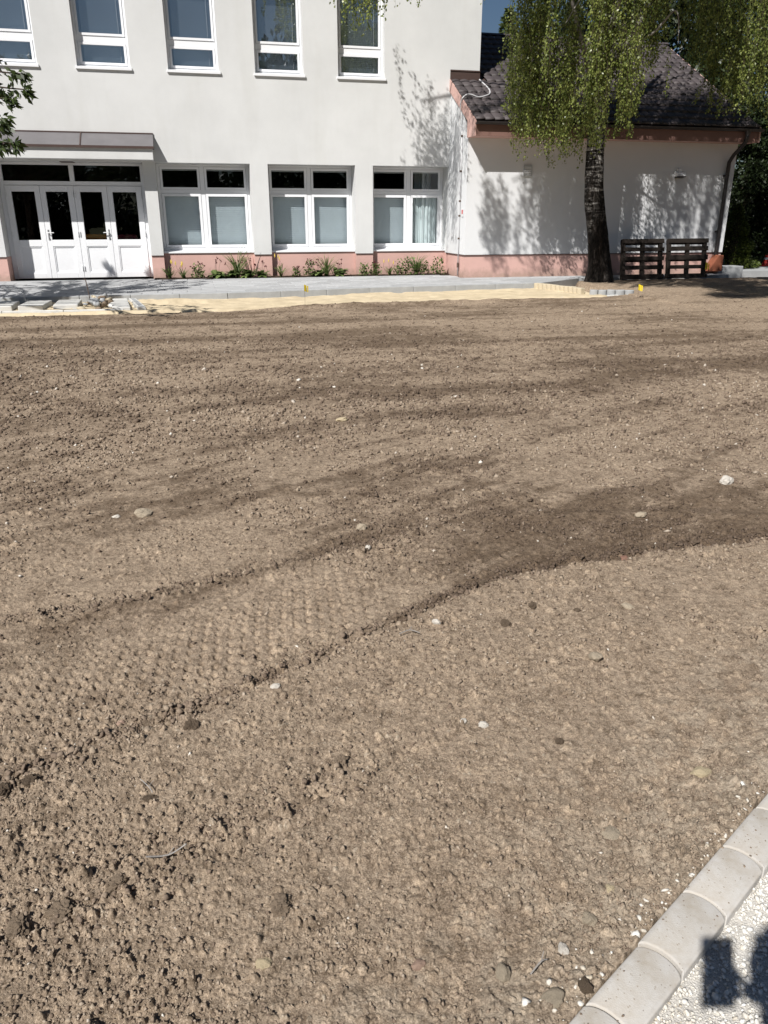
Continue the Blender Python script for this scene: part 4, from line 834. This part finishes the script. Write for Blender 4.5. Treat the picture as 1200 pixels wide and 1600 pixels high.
for X, o, kd_, s, lb in [
    (-5.62, .33, 'poker', .9, 'yellow poker flowers at the left end of the bed by the entrance pier'), (-5.28, .36, 'poker', .7, 'short yellow flowers, second plant from the entrance pier'), (-4.93, .30, 'dark', .9, 'dark red flowers over spiky tuft under the left half of the first window'),
    (-4.40, .34, 'hosta', 1.0, 'left broadleaf hosta under the first window with red stalks'), (-4.08, .30, 'hosta', .95, 'second broadleaf hosta touching the tall wispy grass'), (-3.93, .36, 'grass', 1.05, 'tall wispy grass between hostas under the first window'), (-3.66, .32, 'hosta', 1.0, 'hosta right of the wispy grass under the first window'), (-3.33, .33, 'hosta', .85, 'rightmost hosta of the first window, before the pier'),
    (-2.82, .36, 'poker', 1.0, 'thin yellow poker flower in front of the first pier'), (-2.44, .33, 'dark', .6, 'small dark red flowers at the left of the second window'), (-2.05, .30, 'dark', 1.0, 'tall dark red blooms left under the second window'), (-1.83, .34, 'hosta', .9, 'bushy hosta under the middle of the second window'), (-1.62, .32, 'grass', .8, 'upright grass above the hostas of the second window'), (-1.28, .33, 'hosta', .95, 'broad hosta under the right half of the second window'),
    (-.62, .34, 'herb', .8, 'small leafy bush before the second pier'), (-.30, .33, 'dark', .8, 'dark red flowers at the left corner of the third window'), (.08, .33, 'poker', .7, 'pale yellow flower under the left of the third window'), (.38, .33, 'herb', 1.0, 'dense green bush left under the third window'), (.66, .30, 'herb', 1.1, 'dense green bush under the middle of the third window'), (.83, .34, 'grass', .75, 'yellow green grass tuft rising from the bushes of the third window'), (1.02, .33, 'herb', .9, 'green bush right of the yellow green grass tuft'), (1.42, .32, 'herb', 1.1, 'last leafy bush of the bed by the annex corner')]:
    plant(X, o, kd_, lb, s*1.22)
# ------------------------------------------------------------------ trees
def Wn(X, o, z):                       # vectorised facade -> world
    X = np.asarray(X, float); o = np.asarray(o, float); return np.stack([X*EX[0]-o*EN[0], D+X*EX[1]-o*EN[1], np.broadcast_to(np.asarray(z, float), X.shape)], -1)
def leaves(C, Dn, L_, Wd, jn=1.0):
    """one pointed leaf (two triangles folded along the midrib) per centre"""
    n = len(C); s = rng.normal(size=(n, 3)); s -= Dn*np.sum(s*Dn, 1, keepdims=True); s /= np.linalg.norm(s, axis=1, keepdims=True)+1e-9
    u = np.cross(Dn, s); Lc = (L_*rng.uniform(.7, 1.25, n))[:, None]; Wc = (Wd*rng.uniform(.7, 1.2, n))[:, None]
    a = C; b = C + Dn*Lc*.45 + s*Wc*.5 + u*Wc*.12; c = C + Dn*Lc; d = C + Dn*Lc*.45 - s*Wc*.5 + u*Wc*.12
    V = np.stack([a, b, c, d], 1).reshape(-1, 3); F = (np.array([0, 1, 2, 3])[None] + 4*np.arange(n)[:, None]); return V, F
def hang(tops, Ls, drift, per_m, spread, L_, Wd, twigmb=None, tr=.004):
    """pendulous strands: returns leaf centres and directions"""
    Cs = []; Ds = []; Ts = []
    for p, Ln, dr in zip(tops, Ls, drift):
        n = max(3, int(Ln*per_m)); t = rng.random(n); ph = rng.uniform(0, 6.28); am = rng.uniform(.02, .07)
        bow = np.stack([dr[0]*np.sqrt(t)+am*np.sin(t*5+ph), dr[1]*np.sqrt(t)+am*np.cos(t*4+ph), -Ln*t], 1)
        c = p + bow + rng.normal(0, spread, (n, 3))*np.array([1, 1, .5])*(1-.45*t)[:, None]
        d = np.stack([rng.normal(0, .45, n), rng.normal(0, .45, n), -np.abs(rng.normal(.9, .35, n))], 1); d /= np.linalg.norm(d, axis=1, keepdims=True)
        Cs.append(c); Ds.append(d); Ts.append(np.clip(rng.normal(.45, .22, n) + rng.normal(0, .10), 0, 1))
        if twigmb is not None:
            tt = np.linspace(0, 1, 6); P = [tuple(p + np.array([dr[0]*math.sqrt(q)+am*math.sin(q*5+ph), dr[1]*math.sqrt(q)+am*math.cos(q*4+ph), -Ln*q])) for q in tt]; twigmb.tube(P, [tr*(1-.6*q) for q in tt], 3, False)
    return np.concatenate(Cs), np.concatenate(Ds), np.concatenate(Ts)
def crown(name, C, Dn, T, L_, Wd, m, par, **kw):
    V, F = leaves(C, Dn, L_, Wd); o = np.array(par.location)[None] if par is not None else 0
    return link(name, npmesh(name, V - o, F, False, T), m, par, **kw)
def bark_trunk(path, rad, n=28, m=None, par=None, flare=.0, furrow=.06, name='trunk'):
    P = smoothpath(path, 10); k = len(P); R_ = np.interp(np.linspace(0, len(path)-1, k), np.arange(len(path)), rad); V = []; an = np.linspace(0, 2*math.pi, n, endpoint=False)
    for i, p in enumerate(P):
        fu = furrow*(vn(np.cos(an)*3.2+5, np.sin(an)*3.2 + p.z*.9, 700)-.5)*2 + .6*furrow*(vn(an*3.0, np.full(n, p.z*4), 701)-.5)*2
        fl = flare*math.exp(-max(0, p.z)/.22)*(.6+.4*np.sin(an*5+.7))
        r = R_[i]*(1+fu) + fl; V.append(np.stack([p.x+r*np.cos(an), p.y+r*np.sin(an), np.full(n, p.z)], 1))
    V = np.concatenate(V); idx = np.array([(i*n+j, i*n+(j+1) % n, (i+1)*n+(j+1) % n, (i+1)*n+j) for i in range(k-1) for j in range(n)])
    return link(name, npmesh(name, V, idx, True), m, par)
# birch in front of the annex
BX, BO = 4.85, 2.95
bir = empty('birch_tree', W(BX, BO, -.05), YAW*0, label='weeping birch with dark furrowed trunk in front of the annex wall', cat='tree')
bl = np.array(bir.location)
tp = [(0, 0, -.1), (-.03, 0, .4), (-.13, 0, 1.0), (-.37, .02, 2.1), (-.45, .03, 3.1), (-.47, .05, 4.3), (-.42, .05, 6.2), (-.30, 0, 8.2), (-.2, 0, 10.5)]
bark_trunk([(a*EX[0]-b*EN[0], a*EX[1]-b*EN[1], z) for a, b, z in tp], [.30, .275, .252, .227, .200, .18, .145, .095, .03], 34, M['bark'], bir, .13, .075)
lm = MB()
def limb(P, r0, r1): Q = smoothpath([Vector(W(*p))-Vector(bl) for p in P], 5); lm.tube(Q, list(np.linspace(r0, r1, len(Q))), 7, False)
tX, tO = BX-.45, BO
limb([(tX, tO, 5.6), (3.2, 3.1, 7.2), (1.2, 3.3, 8.6), (-.6, 3.2, 9.0), (-2.0, 3.1, 8.7)], .11, .015); limb([(tX, tO, 3.9), (3.7, 3.2, 5.2), (2.9, 3.5, 6.6), (2.1, 3.6, 6.9)], .075, .012)
limb([(tX, tO, 4.3), (5.2, 3.4, 5.9), (5.9, 3.7, 7.4), (6.4, 3.8, 7.6)], .08, .012); limb([(tX, tO, 5.1), (4.3, 4.2, 6.6), (4.2, 5.0, 7.4)], .07, .012); limb([(tX, tO, 5.8), (3.6, 4.2, 8.0), (2.2, 5.6, 9.6), (.4, 6.2, 9.9), (-1.6, 6.3, 9.2)], .10, .015); limb([(tX, tO, 6.2), (4.4, 4.4, 8.4), (4.2, 5.8, 9.9), (3.9, 6.8, 10.2)], .09, .015); limb([(2.2, 5.6, 9.6), (1.2, 6.2, 8.9), (.6, 6.6, 8.2)], .04, .01); limb([(tX, tO, 6.5), (5.6, 2.2, 8.4), (6.8, 1.8, 9.4)], .07, .012); limb([(tX, tO, 6.0), (3.6, 2.0, 7.6), (2.8, 1.5, 8.2)], .07, .012); limb([(tX, tO, 4.9), (3.9, 3.9, 5.6), (3.3, 4.3, 5.9), (2.75, 4.4, 5.2)], .045, .01); limb([(tX, tO, 4.7), (5.0, 3.9, 5.2), (5.35, 4.2, 5.6), (5.5, 4.2, 5.0)], .035, .008)
lm.build('limb', M['grey_twig'], bir, smooth=True)
zb = lambda X: np.interp(X, [1.9, 2.1, 2.4, 2.8, 3.1, 3.6, 3.95, 4.3, 4.8, 5.2, 5.45, 5.7, 6.5], [4.6, 3.6, 2.95, 2.95, 2.75, 2.62, 2.65, 2.85, 3.35, 3.5, 3.95, 5.3, 6.2])
tw = MB(); n = 520
gx_ = np.linspace(2.2, 5.55, 44)+rng.normal(0, .05, 44); go = np.clip(rng.normal(3.3, .75, 44), 1.9, 4.7); gb = rng.exponential(.42, 44)*(rng.random(44) > .4); g_ = rng.integers(0, 44, n); Xs = np.clip(gx_[g_]+rng.normal(0, .10, n), 2.08, 5.6); os_ = go[g_]+rng.normal(0, .12, n); Xp = Xs - (os_-3.0)*.30
bot = zb(Xs) + gb[g_] + rng.exponential(.95, n)*(rng.random(n) > .10) + .25*(np.sin(Xs*7.3)+.6*np.sin(Xs*17))*.8; bot = np.where(np.abs(Xs-2.15) < .0, bot+.5, bot); Ls = rng.uniform(.9, 2.6, n)
top = Wn(Xp, os_, bot+Ls); C1 = hang(top, Ls, rng.normal(0, .12, (n, 2)), 50, .060, .05, .04, tw, .0045)
n = 150; Xs = rng.uniform(2.4, 5.9, n); os_ = rng.uniform(1.8, 4.6, n); bot = rng.uniform(5.6, 7.6, n); Ls = rng.uniform(1, 2.2, n); C1b = hang(Wn(Xs, os_, bot+Ls), Ls, rng.normal(0, .12, (n, 2)), 42, .08, .05, .04, tw)
n = 46; Xs = np.concatenate([rng.normal(-1.15, .36, 34), rng.uniform(-2.2, 1.4, 12)]); os_ = rng.normal(3.15, .35, n); zbo = np.interp(Xs, [-2.6, -2.0, -1.7, -1.2, -.85, -.5, 0, .6, 1.3], [5.9, 5.6, 5.3, 4.95, 5.3, 5.5, 5.35, 6.0, 5.65]); bot = zbo + rng.exponential(.55, n); Ls = rng.uniform(1.6, 3.3, n); cap = np.interp(Xs, [-2.4, -2.0, -1.4, -.9, 1.5], [8.2, 8.9, 8.4, 8.2, 8.2]); kk = (bot < cap-.6) & (Xs > -2.15); Xs, os_, bot, cap, Ls = Xs[kk], os_[kk], bot[kk], cap[kk], Ls[kk]; n = len(Xs); Ls = np.minimum(Ls, cap-bot)
C2 = hang(Wn(Xs, os_, bot+Ls), Ls, rng.normal(0, .10, (n, 2)), 46, .055, .05, .04, tw)
cat = lambda *A: [np.concatenate(k) for k in zip(*A)]
C, Dn, T = cat(C1, C1b, C2); crown('crown', C, Dn, T, .056, .043, M['birch_leaf'], bir)
n = 100; Xs = np.concatenate([rng.uniform(2.5, 7.0, 72), rng.uniform(-2.2, -.6, 28)]); os_ = np.where(Xs > 2, rng.normal(3, .9, n), rng.normal(3.1, .3, n)); bot = np.where(Xs > 1.5, rng.uniform(6.4, 8.0, n), rng.uniform(6.0, 7.0, n)); Ls = rng.uniform(.8, 1.6, n)
C3 = hang(Wn(Xs, os_, bot+Ls), Ls, rng.normal(0, .12, (n, 2)), 34, .08, .05, .04, tw)
# the big limbs that spread toward the garden, above the picture: they shade the annex wall and the lower roof
n = 520; Xt = rng.uniform(1.9, 9.3, n); zt = rng.uniform(.9, 4.4, n); oc = rng.uniform(5.2, 6.8, n); keep = fbm(Xt/.9, zt/2.6, 808, 3) > np.where((Xt > 6.3) & (Xt < 8.6), .48, .375); Xt, zt, oc = Xt[keep], zt[keep], oc[keep]; n = len(Xt)
tt = oc-1.5; Ls = rng.uniform(.9, 1.9, n); cz = zt+1.42*tt; bot = np.maximum(6.15, cz-Ls*.5)
C4 = hang(Wn(Xt-.95*tt, oc, bot+Ls), Ls, rng.normal(0, .10, (n, 2)), 60, .06, .05, .04, tw)
n = 430; Xt = rng.uniform(4.8, 9.2, n); ot = rng.uniform(2.3, 4.4, n); tt = rng.uniform(4.5, 5.3, n); Ls = rng.uniform(.8, 1.5, n); bot = np.maximum(6.15, 1.42*tt + rng.uniform(-.3, .2, n) - Ls*.5)
C5 = hang(Wn(Xt-.95*tt, ot+tt, bot+Ls), Ls, rng.normal(0, .10, (n, 2)), 44, .06, .05, .04, tw)
C, Dn, T = cat(C3, C4, C5); crown('crown_top', C, Dn, T, .066, .050, M['birch_leaf'], bir)
tw.v = [tuple(np.array(v)-bl) for v in tw.v]; tw.build('twigs', M['twig'], bir, kind='stuff')
# second weeping birch, trunk just outside the frame on the right
b2 = empty('birch_tree', W(11.6, 2.1, -.05), 0, label='second weeping birch at far right, its strands hanging before the roof end', cat='tree'); bl2 = np.array(b2.location)
bark_trunk([(0, 0, -.1), (0, 0, .5), (-.05, 0, 2), (-.1, 0, 4.5), (0, 0, 7.5), (.1, 0, 10)], [.30, .26, .22, .18, .11, .03], 24, M['bark'], b2, .1)
lm = MB()
for P, r in (([(11.5, 2.1, 3.9), (10.3, 2.4, 5.6), (8.9, 2.8, 7.0), (7.2, 2.9, 7.3)], .10), ([(11.5, 2.1, 4.8), (10.4, 3.2, 6.3), (9.4, 3.8, 7.3)], .07), ([(11.55, 2.1, 5.5), (10.2, 1.7, 7.6), (8.2, 1.8, 8.9)], .07), ([(11.6, 2.1, 5.2), (12.8, 2.6, 6.8), (13.8, 3, 7.4)], .07)):
    Q = smoothpath([Vector(W(*p))-Vector(bl2) for p in P], 5); lm.tube(Q, list(np.linspace(r, .01, len(Q))), 7, False)
lm.build('limb', M['grey_twig'], b2, smooth=True); tw = MB(); n = 480
Xs = 6.35 + 6.0*rng.random(n)**.85; os_ = rng.uniform(1.9, 3.5, n); zb2 = np.interp(Xs, [6.3, 6.9, 7.4, 7.8, 8.15, 8.5, 9.2, 10.5, 13], [5.35, 4.85, 4.4, 3.75, 3.7, 4.1, 3.85, 3.6, 4]); bot = zb2 + rng.exponential(.8, n) + .2*np.sin(Xs*8); Ls = rng.uniform(1.0, 2.8, n)
C, Dn, T = cat(hang(Wn(Xs, os_, bot+Ls), Ls, rng.normal(0, .12, (n, 2)), 50, .06, .05, .04, tw, .0045)); crown('crown', C, Dn, T, .056, .043, M['birch_leaf'], b2)
n = 90; Xs = rng.uniform(7.5, 14, n); os_ = rng.uniform(1.2, 4.0, n); bot = rng.uniform(6, 8.6, n); Ls = rng.uniform(.8, 1.8, n); C3 = hang(Wn(Xs, os_, bot+Ls), Ls, rng.normal(0, .15, (n, 2)), 30, .09, .05, .04, tw)
crown('crown_top', *C3, .07, .052, M['birch_leaf'], b2)
tw.v = [tuple(np.array(v)-bl2) for v in tw.v]; tw.build('twigs', M['twig'], b2, kind='stuff')
# a third tree outside the frame, whose crown shades the soil at right
b3 = empty('broadleaf_tree', W(11.0, 9.0, -.05), 0, label='leafy tree beyond the right edge whose crown dapples the soil there', cat='tree'); bl3 = np.array(b3.location)
bark_trunk([(0, 0, -.1), (0, 0, .8), (-.1, 0, 2.6), (-.3, 0, 5.0), (-.4, 0, 8.0)], [.24, .20, .17, .12, .03], 18, M['twig'], b3, .08); lm = MB()
n = 330; ot = rng.uniform(1.8, 7.0, n); Xt = 8.4-.66*(ot-2.4) + 4.2*rng.random(n); kk = fbm(Xt/1.0, ot/1.0, 909, 3) > .36; ot, Xt = ot[kk], Xt[kk]; n = len(Xt); tt = rng.uniform(4.4, 5.6, n)
CC = Wn(Xt-.95*tt, ot+tt, 1.42*tt); q = rng.normal(0, .17, (n, 130, 3)); C = (CC[:, None]+q).reshape(-1, 3); Dn = rng.normal(0, .6, C.shape)+np.array([0, 0, -.6]); Dn /= np.linalg.norm(Dn, axis=1, keepdims=True)
crown('crown', C, Dn, np.clip(rng.normal(.4, .2, len(C)), 0, 1), .095, .06, M['birch_leaf'], b3)
for i in range(0, n, 9):
    e = CC[i]-bl3; Q = smoothpath([(-.25, 0, 4.2+rng.uniform(-.6, 1.2)), tuple(e*.55+np.array([0, 0, 2.4])), tuple(e)], 4); lm.tube(Q, list(np.linspace(.05, .008, len(Q))), 5, False)
lm.build('limb', M['twig'], b3)
# cherry at the left edge
ch = empty('cherry_tree', (-8.3, 12.4, -.03), 0, label='dark leaved young tree whose twigs reach in at the left edge', cat='tree'); cl = np.array(ch.location)
bark_trunk([(0, 0, -.1), (.02, 0, .8), (.05, .05, 1.9), (.0, .1, 3.2), (-.1, 0, 5.4)], [.12, .10, .085, .06, .02], 14, M['twig'], ch, .05)
lm = MB(); Cs = []; Ds = []
tips = [((-4.78, 11.62, 3.28), 2.9, .9), ((-4.72, 11.5, 3.08), 2.7, 1), ((-4.98, 11.55, 2.98), 2.5, 1), ((-5.08, 11.5, 2.72), 2.3, 1), ((-4.93, 11.4, 2.42), 2.1, .8), ((-5.15, 11.45, 2.42), 2.0, 1), ((-5.2, 11.7, 3.45), 3.0, 1.2), ((-5.5, 11.6, 2.9), 2.4, 1)]
for i in range(130):
    a = rng.uniform(0, 6.28); rr = rng.uniform(.9, 2.4); tips.append(((-8.7+rr*math.cos(a), 14.2+rr*math.sin(a)*.95, rng.uniform(2.5, 6.2)), rng.uniform(1.9, 4.2), 1.4))
for tpv, z0, dn in tips:
    s = np.array([-8.27, 12.45, z0]); e = np.array(tpv); mid = (s+e)/2 + np.array([0, 0, .35]); Q = smoothpath([tuple(s-cl), tuple(mid-cl), tuple(e*.93+s*.07+np.array([0, 0, .06])-cl), tuple(e-cl)], 5); lm.tube(Q, list(np.linspace(.022, .004, len(Q))), 5, False)
    Lb = np.linalg.norm(e-s); nl = int(48*dn*min(1.5, Lb/2.2)); q = 1-rng.random(nl)**1.6*.55; Pq = np.array([np.array(Q[min(len(Q)-1, int(t*(len(Q)-1)))])+cl for t in q]); dirn = (e-s)/Lb
    Cs.append(Pq + rng.normal(0, .035, (nl, 3))); d = dirn[None]*.6 + rng.normal(0, .45, (nl, 3)) + np.array([0, 0, -.65]); Ds.append(d/np.linalg.norm(d, axis=1, keepdims=True))
lm.build('limb', M['twig'], ch); C = np.concatenate(Cs); crown('crown', C, np.concatenate(Ds), rng.random(len(C)), .120, .050, M['cherry_leaf'], ch)
# trees behind and beside the annex
def lobes_tree(name, X, o, h, r, n, ls, m, label, z0=.3, nl=26, cone=False, cat='tree', group='trees behind the annex', part='crown'):
    t = empty(name, W(X, o, -.05), 0, label=label, cat=cat, group=group); tl = np.array(t.location)
    bark_trunk([(0, 0, -.2), (0, 0, h*.3), (.05, 0, h*.6), (0, 0, h*.93)], [.16+.012*h, .12+.008*h, .09, .03], 10, M['twig'], t)
    if cone:
        k = rng.random(n)**.75; z = z0 + (h-z0)*(1-k); rr = r*k**.85*np.sqrt(rng.uniform(.35, 1, n))*(.78+.35*np.sin(z*6.0)**2); a = rng.uniform(0, 6.283, n); C = np.stack([rr*np.cos(a), rr*np.sin(a), z], 1)
        d = np.stack([np.cos(a), np.sin(a), rng.normal(-.25, .35, n)], 1) + rng.normal(0, .25, (n, 3))
    else:
        cz = rng.uniform(z0+r*.3, h-r*.25, nl); ca = rng.uniform(0, 6.28, nl); prof = np.sin(np.clip((cz-z0)/(h-z0), .08, .95)*math.pi)**.5; cr = r*.75*prof*np.sqrt(rng.random(nl)); cc = np.stack([cr*np.cos(ca), cr*np.sin(ca), cz], 1); rad = rng.uniform(.28, .5, nl)*r
        w_ = rng.integers(0, nl, n); d = rng.normal(size=(n, 3)); d /= np.linalg.norm(d, axis=1, keepdims=True); C = cc[w_] + d*(rad[w_]*rng.uniform(.55, 1.05, n))[:, None]*np.array([1, 1, .8]); d = d*.5 + rng.normal(0, .5, (n, 3)) + np.array([0, 0, -.3])
    d /= np.linalg.norm(d, axis=1, keepdims=True); tt = np.clip(rng.normal(.4, .25, n), 0, 1); V, F = leaves(C, d, ls, ls*.55); link(part, npmesh(part, V, F, False, tt), m, t); return t
lobes_tree('conifer_tree', 6.3, -7.8, 8.3, 1.5, 5200, .20, M['conifer_leaf'], 'slim conifer behind the ridge next to the white wall corner', 1, cone=True)
lobes_tree('conifer_tree', 7.9, -8.6, 8.9, 1.7, 5200, .20, M['conifer_leaf'], 'taller conifer behind the ridge right of the slim one', 1, cone=True)
lobes_tree('broadleaf_tree', 13.2, -6.5, 10.5, 3.6, 26000, .22, M['dark_leaf'], 'tall broadleaf tree behind the right part of the tiled roof', 1.5)
lobes_tree('broadleaf_tree', 10.6, -9.5, 9.8, 3.0, 20000, .22, M['dark_leaf'], 'dark broadleaf tree behind the middle of the roof ridge', 1.5)
lobes_tree('broadleaf_tree', 16.5, -3.8, 10.5, 3.8, 26000, .22, M['dark_leaf'], 'dark tree rising over the right gable end', .6)
lobes_tree('evergreen_shrub', 12.2, -1.9, 5.0, 1.7, 22000, .13, M['dark_leaf'], 'dark tall shrub behind the annex corner at right', .1, cat='shrub', group='shrubs beside the annex')
lobes_tree('evergreen_shrub', 14.4, -.9, 4.8, 1.8, 22000, .13, M['dark_leaf'], 'dark shrub at the far right edge behind the red cone', .1, cat='shrub', group='shrubs beside the annex')
lobes_tree('evergreen_shrub', 16.4, .6, 5.6, 2.0, 18000, .14, M['dark_leaf'], 'dark shrub beyond the right edge of the side pavement', .1, cat='shrub', group='shrubs beside the annex')
lobes_tree('evergreen_shrub', 14.2, -3.4, 4.4, 1.7, 16000, .13, M['dark_leaf'], 'dark shrub between the others, well behind the red cone', .05, cat='shrub', group='shrubs beside the annex')
lobes_tree('thuja_shrub', 10.95, -.30, 1.95, .80, 9000, .075, M['thuja_leaf'], 'clipped cone shaped thuja against the annex corner', .02, cone=True, cat='shrub', group='shrubs beside the annex')
# the far side of the garden, behind the photographer: seen only as reflections in the panes
Cs = []; Ds = []
for i in range(60):
    X = rng.uniform(-45, 50); o = rng.uniform(50, 60); hh = rng.uniform(5.0, 7.0) + (9.5 if X > 3.5 and X < 26 else 0); r = rng.uniform(2.6, 3.6); n = 1100
    d = rng.normal(size=(n, 3)); d /= np.linalg.norm(d, axis=1, keepdims=True); c = Wn(np.full(n, X), np.full(n, o), np.full(n, hh*.5)); Cs.append(c + d*np.array([r, r, hh*.5])*rng.uniform(.6, 1.05, (n, 1))); Ds.append(d)
C = np.concatenate(Cs); V, F = leaves(C, np.concatenate(Ds), .75, .5); link('woods', npmesh('woods', V, F, False, rng.random(len(C))), M['dark_leaf'], label='belt of trees across the garden, mirrored in the window panes', kind='stuff')
# ------------------------------------------------------------------ the photographer (only the shadow is in the picture)
def skin_body(name, J, E, m, par=None, root=0, **kw):
    me = bpy.data.meshes.new(name); me.from_pydata([j[:3] for j in J], E, []); o = link(name, me, m, par, **kw)
    md = o.modifiers.new('skin', 'SKIN'); 
    for i, j in enumerate(J): me.skin_vertices[0].data[i].radius = (j[3], j[3] if len(j) < 5 else j[4])
    me.skin_vertices[0].data[root].use_root = True
    s = o.modifiers.new('smooth', 'SUBSURF'); s.levels = 2; s.render_levels = 2; return o
M['skin'] = mat('skin', (.45, .27, .19), .6, .3); M['shirt'] = weathered('navy_shirt', (.05, .07, .12), .1, 8, 60, .001); M['trousers'] = weathered('grey_trousers', (.09, .09, .10), .1, 8, 60, .001); M['hair'] = mat('brown_hair', (.05, .03, .02), .7, .3); M['phone'] = mat('black_phone', (.02, .02, .025), .25, .5)
per = empty('person', (.09, -.36, -.03), 0, label='photographer in navy shirt holding a phone, seen as the shadow on the gravel', cat='person')
pb = Vector((.06, -.36, -.03))
Jw = [(.05, -.38, .93, .125, .10), (.05, -.37, 1.10, .12, .085), (.05, -.36, 1.27, .135, .095), (.04, -.34, 1.42, .11, .08), (.03, -.31, 1.51, .052), (.02, -.28, 1.585, .055),      # 0-5 pelvis..neck
      (.20, -.36, 1.415, .055), (.30, -.30, 1.16, .042), (.13, -.10, 1.33, .030), (.075, -.045, 1.385, .022, .034),      # 6-9 right arm
      (-.12, -.36, 1.415, .055), (-.20, -.36, 1.14, .042), (-.19, -.30, .90, .030), (-.19, -.275, .82, .022, .034),     # 10-13 left arm
      (.14, -.38, .88, .085), (.15, -.37, .50, .058), (.15, -.40, .10, .042), (.16, -.27, .035, .036),                # 14-17
      (-.04, -.38, .88, .085), (-.05, -.37, .50, .058), (-.05, -.40, .10, .042), (-.06, -.27, .035, .036)]
E_ = [(0, 1), (1, 2), (2, 3), (3, 4), (4, 5), (3, 6), (6, 7), (7, 8), (8, 9), (3, 10), (10, 11), (11, 12), (12, 13), (0, 14), (14, 15), (15, 16), (16, 17), (0, 18), (18, 19), (19, 20), (20, 21)]
skin_body('body', [(x-pb.x, y-pb.y, z-pb.z, *r) for x, y, z, *r in Jw], E_, M['shirt'], per)
def ball(name, c, r, m, par, sc=(1, 1, 1), cut=None):
    import bmesh
    bm = bmesh.new(); bmesh.ops.create_uvsphere(bm, u_segments=24, v_segments=16, radius=1)
    if cut: bmesh.ops.delete(bm, geom=[v for v in bm.verts if cut(v.co)], context='VERTS')
    me = bpy.data.meshes.new(name); bm.to_mesh(me); bm.free(); me.polygons.foreach_set('use_smooth', [True]*len(me.polygons)); o = link(name, me, m, par); o.location = Vector(c)-pb; o.scale = (r*sc[0], r*sc[1], r*sc[2]); return o
hc = (.02, -.235, 1.675); ball('head', hc, .10, M['skin'], per, (.76, .95, 1.15)); ball('hair', (.02, -.245, 1.69), .108, M['hair'], per, (.80, .96, 1.10), lambda c: c.y > .55 and c.z < .45)
MB().prism([(-.012, 0), (.012, 0), (.007, .045), (-.007, .045)], 0, .026, 'y').build('nose', M['skin'], per).location = Vector((.02, -.145, 1.645))-pb
for sx in (-1, 1): ball('eye', (.02+sx*.032, -.150, 1.69), .013, M['white_plastic'], per); ball('ear', (.02+sx*.078, -.24, 1.67), .03, M['skin'], per, (.35, .7, 1))
ball('mouth', (.02, -.143, 1.615), .02, M['maroon'], per, (1.1, .3, .3))
# right hand closed on the phone's right edge; left hand hangs
def hand(name, palm, fingers, par):
    Jh = [(*palm[0], .017), (*palm[1], .019)]; Eh = [(0, 1)]; 
    o = skin_body(name, [(x-pb.x, y-pb.y, z-pb.z, r) for x, y, z, r in Jh], Eh, M['skin'], par)
    for P in fingers: skin_body('finger', [(x-pb.x, y-pb.y, z-pb.z, .0085-.001*i) for i, (x, y, z) in enumerate(P)], [(i, i+1) for i in range(len(P)-1)], M['skin'], o)
hand('hand', [(.073, -.043, 1.388), (.040, -.030, 1.415)], [[(.035, -.02, 1.42), (.030, .000, 1.425), (.005, .008, 1.432), (-.015, .006, 1.436)], [(.035, -.02, 1.405), (.03, .0, 1.405), (.0, .004, 1.41), (-.022, .002, 1.413)], [(.04, -.02, 1.39), (.03, -.005, 1.385), (.0, -.002, 1.388), (-.02, -.004, 1.39)], [(.045, -.025, 1.378), (.03, -.012, 1.368), (.005, -.01, 1.37)], [(.05, -.04, 1.41), (.035, -.045, 1.435), (.022, -.032, 1.45)]], per)
hand('hand', [(-.19, -.275, .82), (-.185, -.26, .77)], [[(-.185+dx, -.255+dy, .765), (-.183+dx, -.25+dy, .735), (-.182+dx, -.26+dy, .70+abs(dy)*.3)] for dx, dy in ((0, .03), (0, .01), (0, -.01), (0, -.03))] + [[(-.185, -.235, .80), (-.17, -.225, .77), (-.165, -.23, .745)]], per)
ph = empty('phone', (.03, 0, CAMZ), 0, label='black phone held upright in one hand, casting the rectangular shadow', cat='phone')
ph.rotation_euler = (-.3657, 0, 0)
o = MB().box(-.058, .0135, -.0155, -.0075, -.1345, .0125).build('phone_body', M['phone'], ph, bevel=.003); MB().box(-.0555, .011, -.0165, -.0156, -.131, .009).build('screen', M['gutter'], ph)
MB().tube([(0, -.0075, 0), (0, -.0045, 0)], .008, 16).build('lens_ring', M['chrome'], ph)
for ob in per.children:                                                # trousers below the belt
    pass
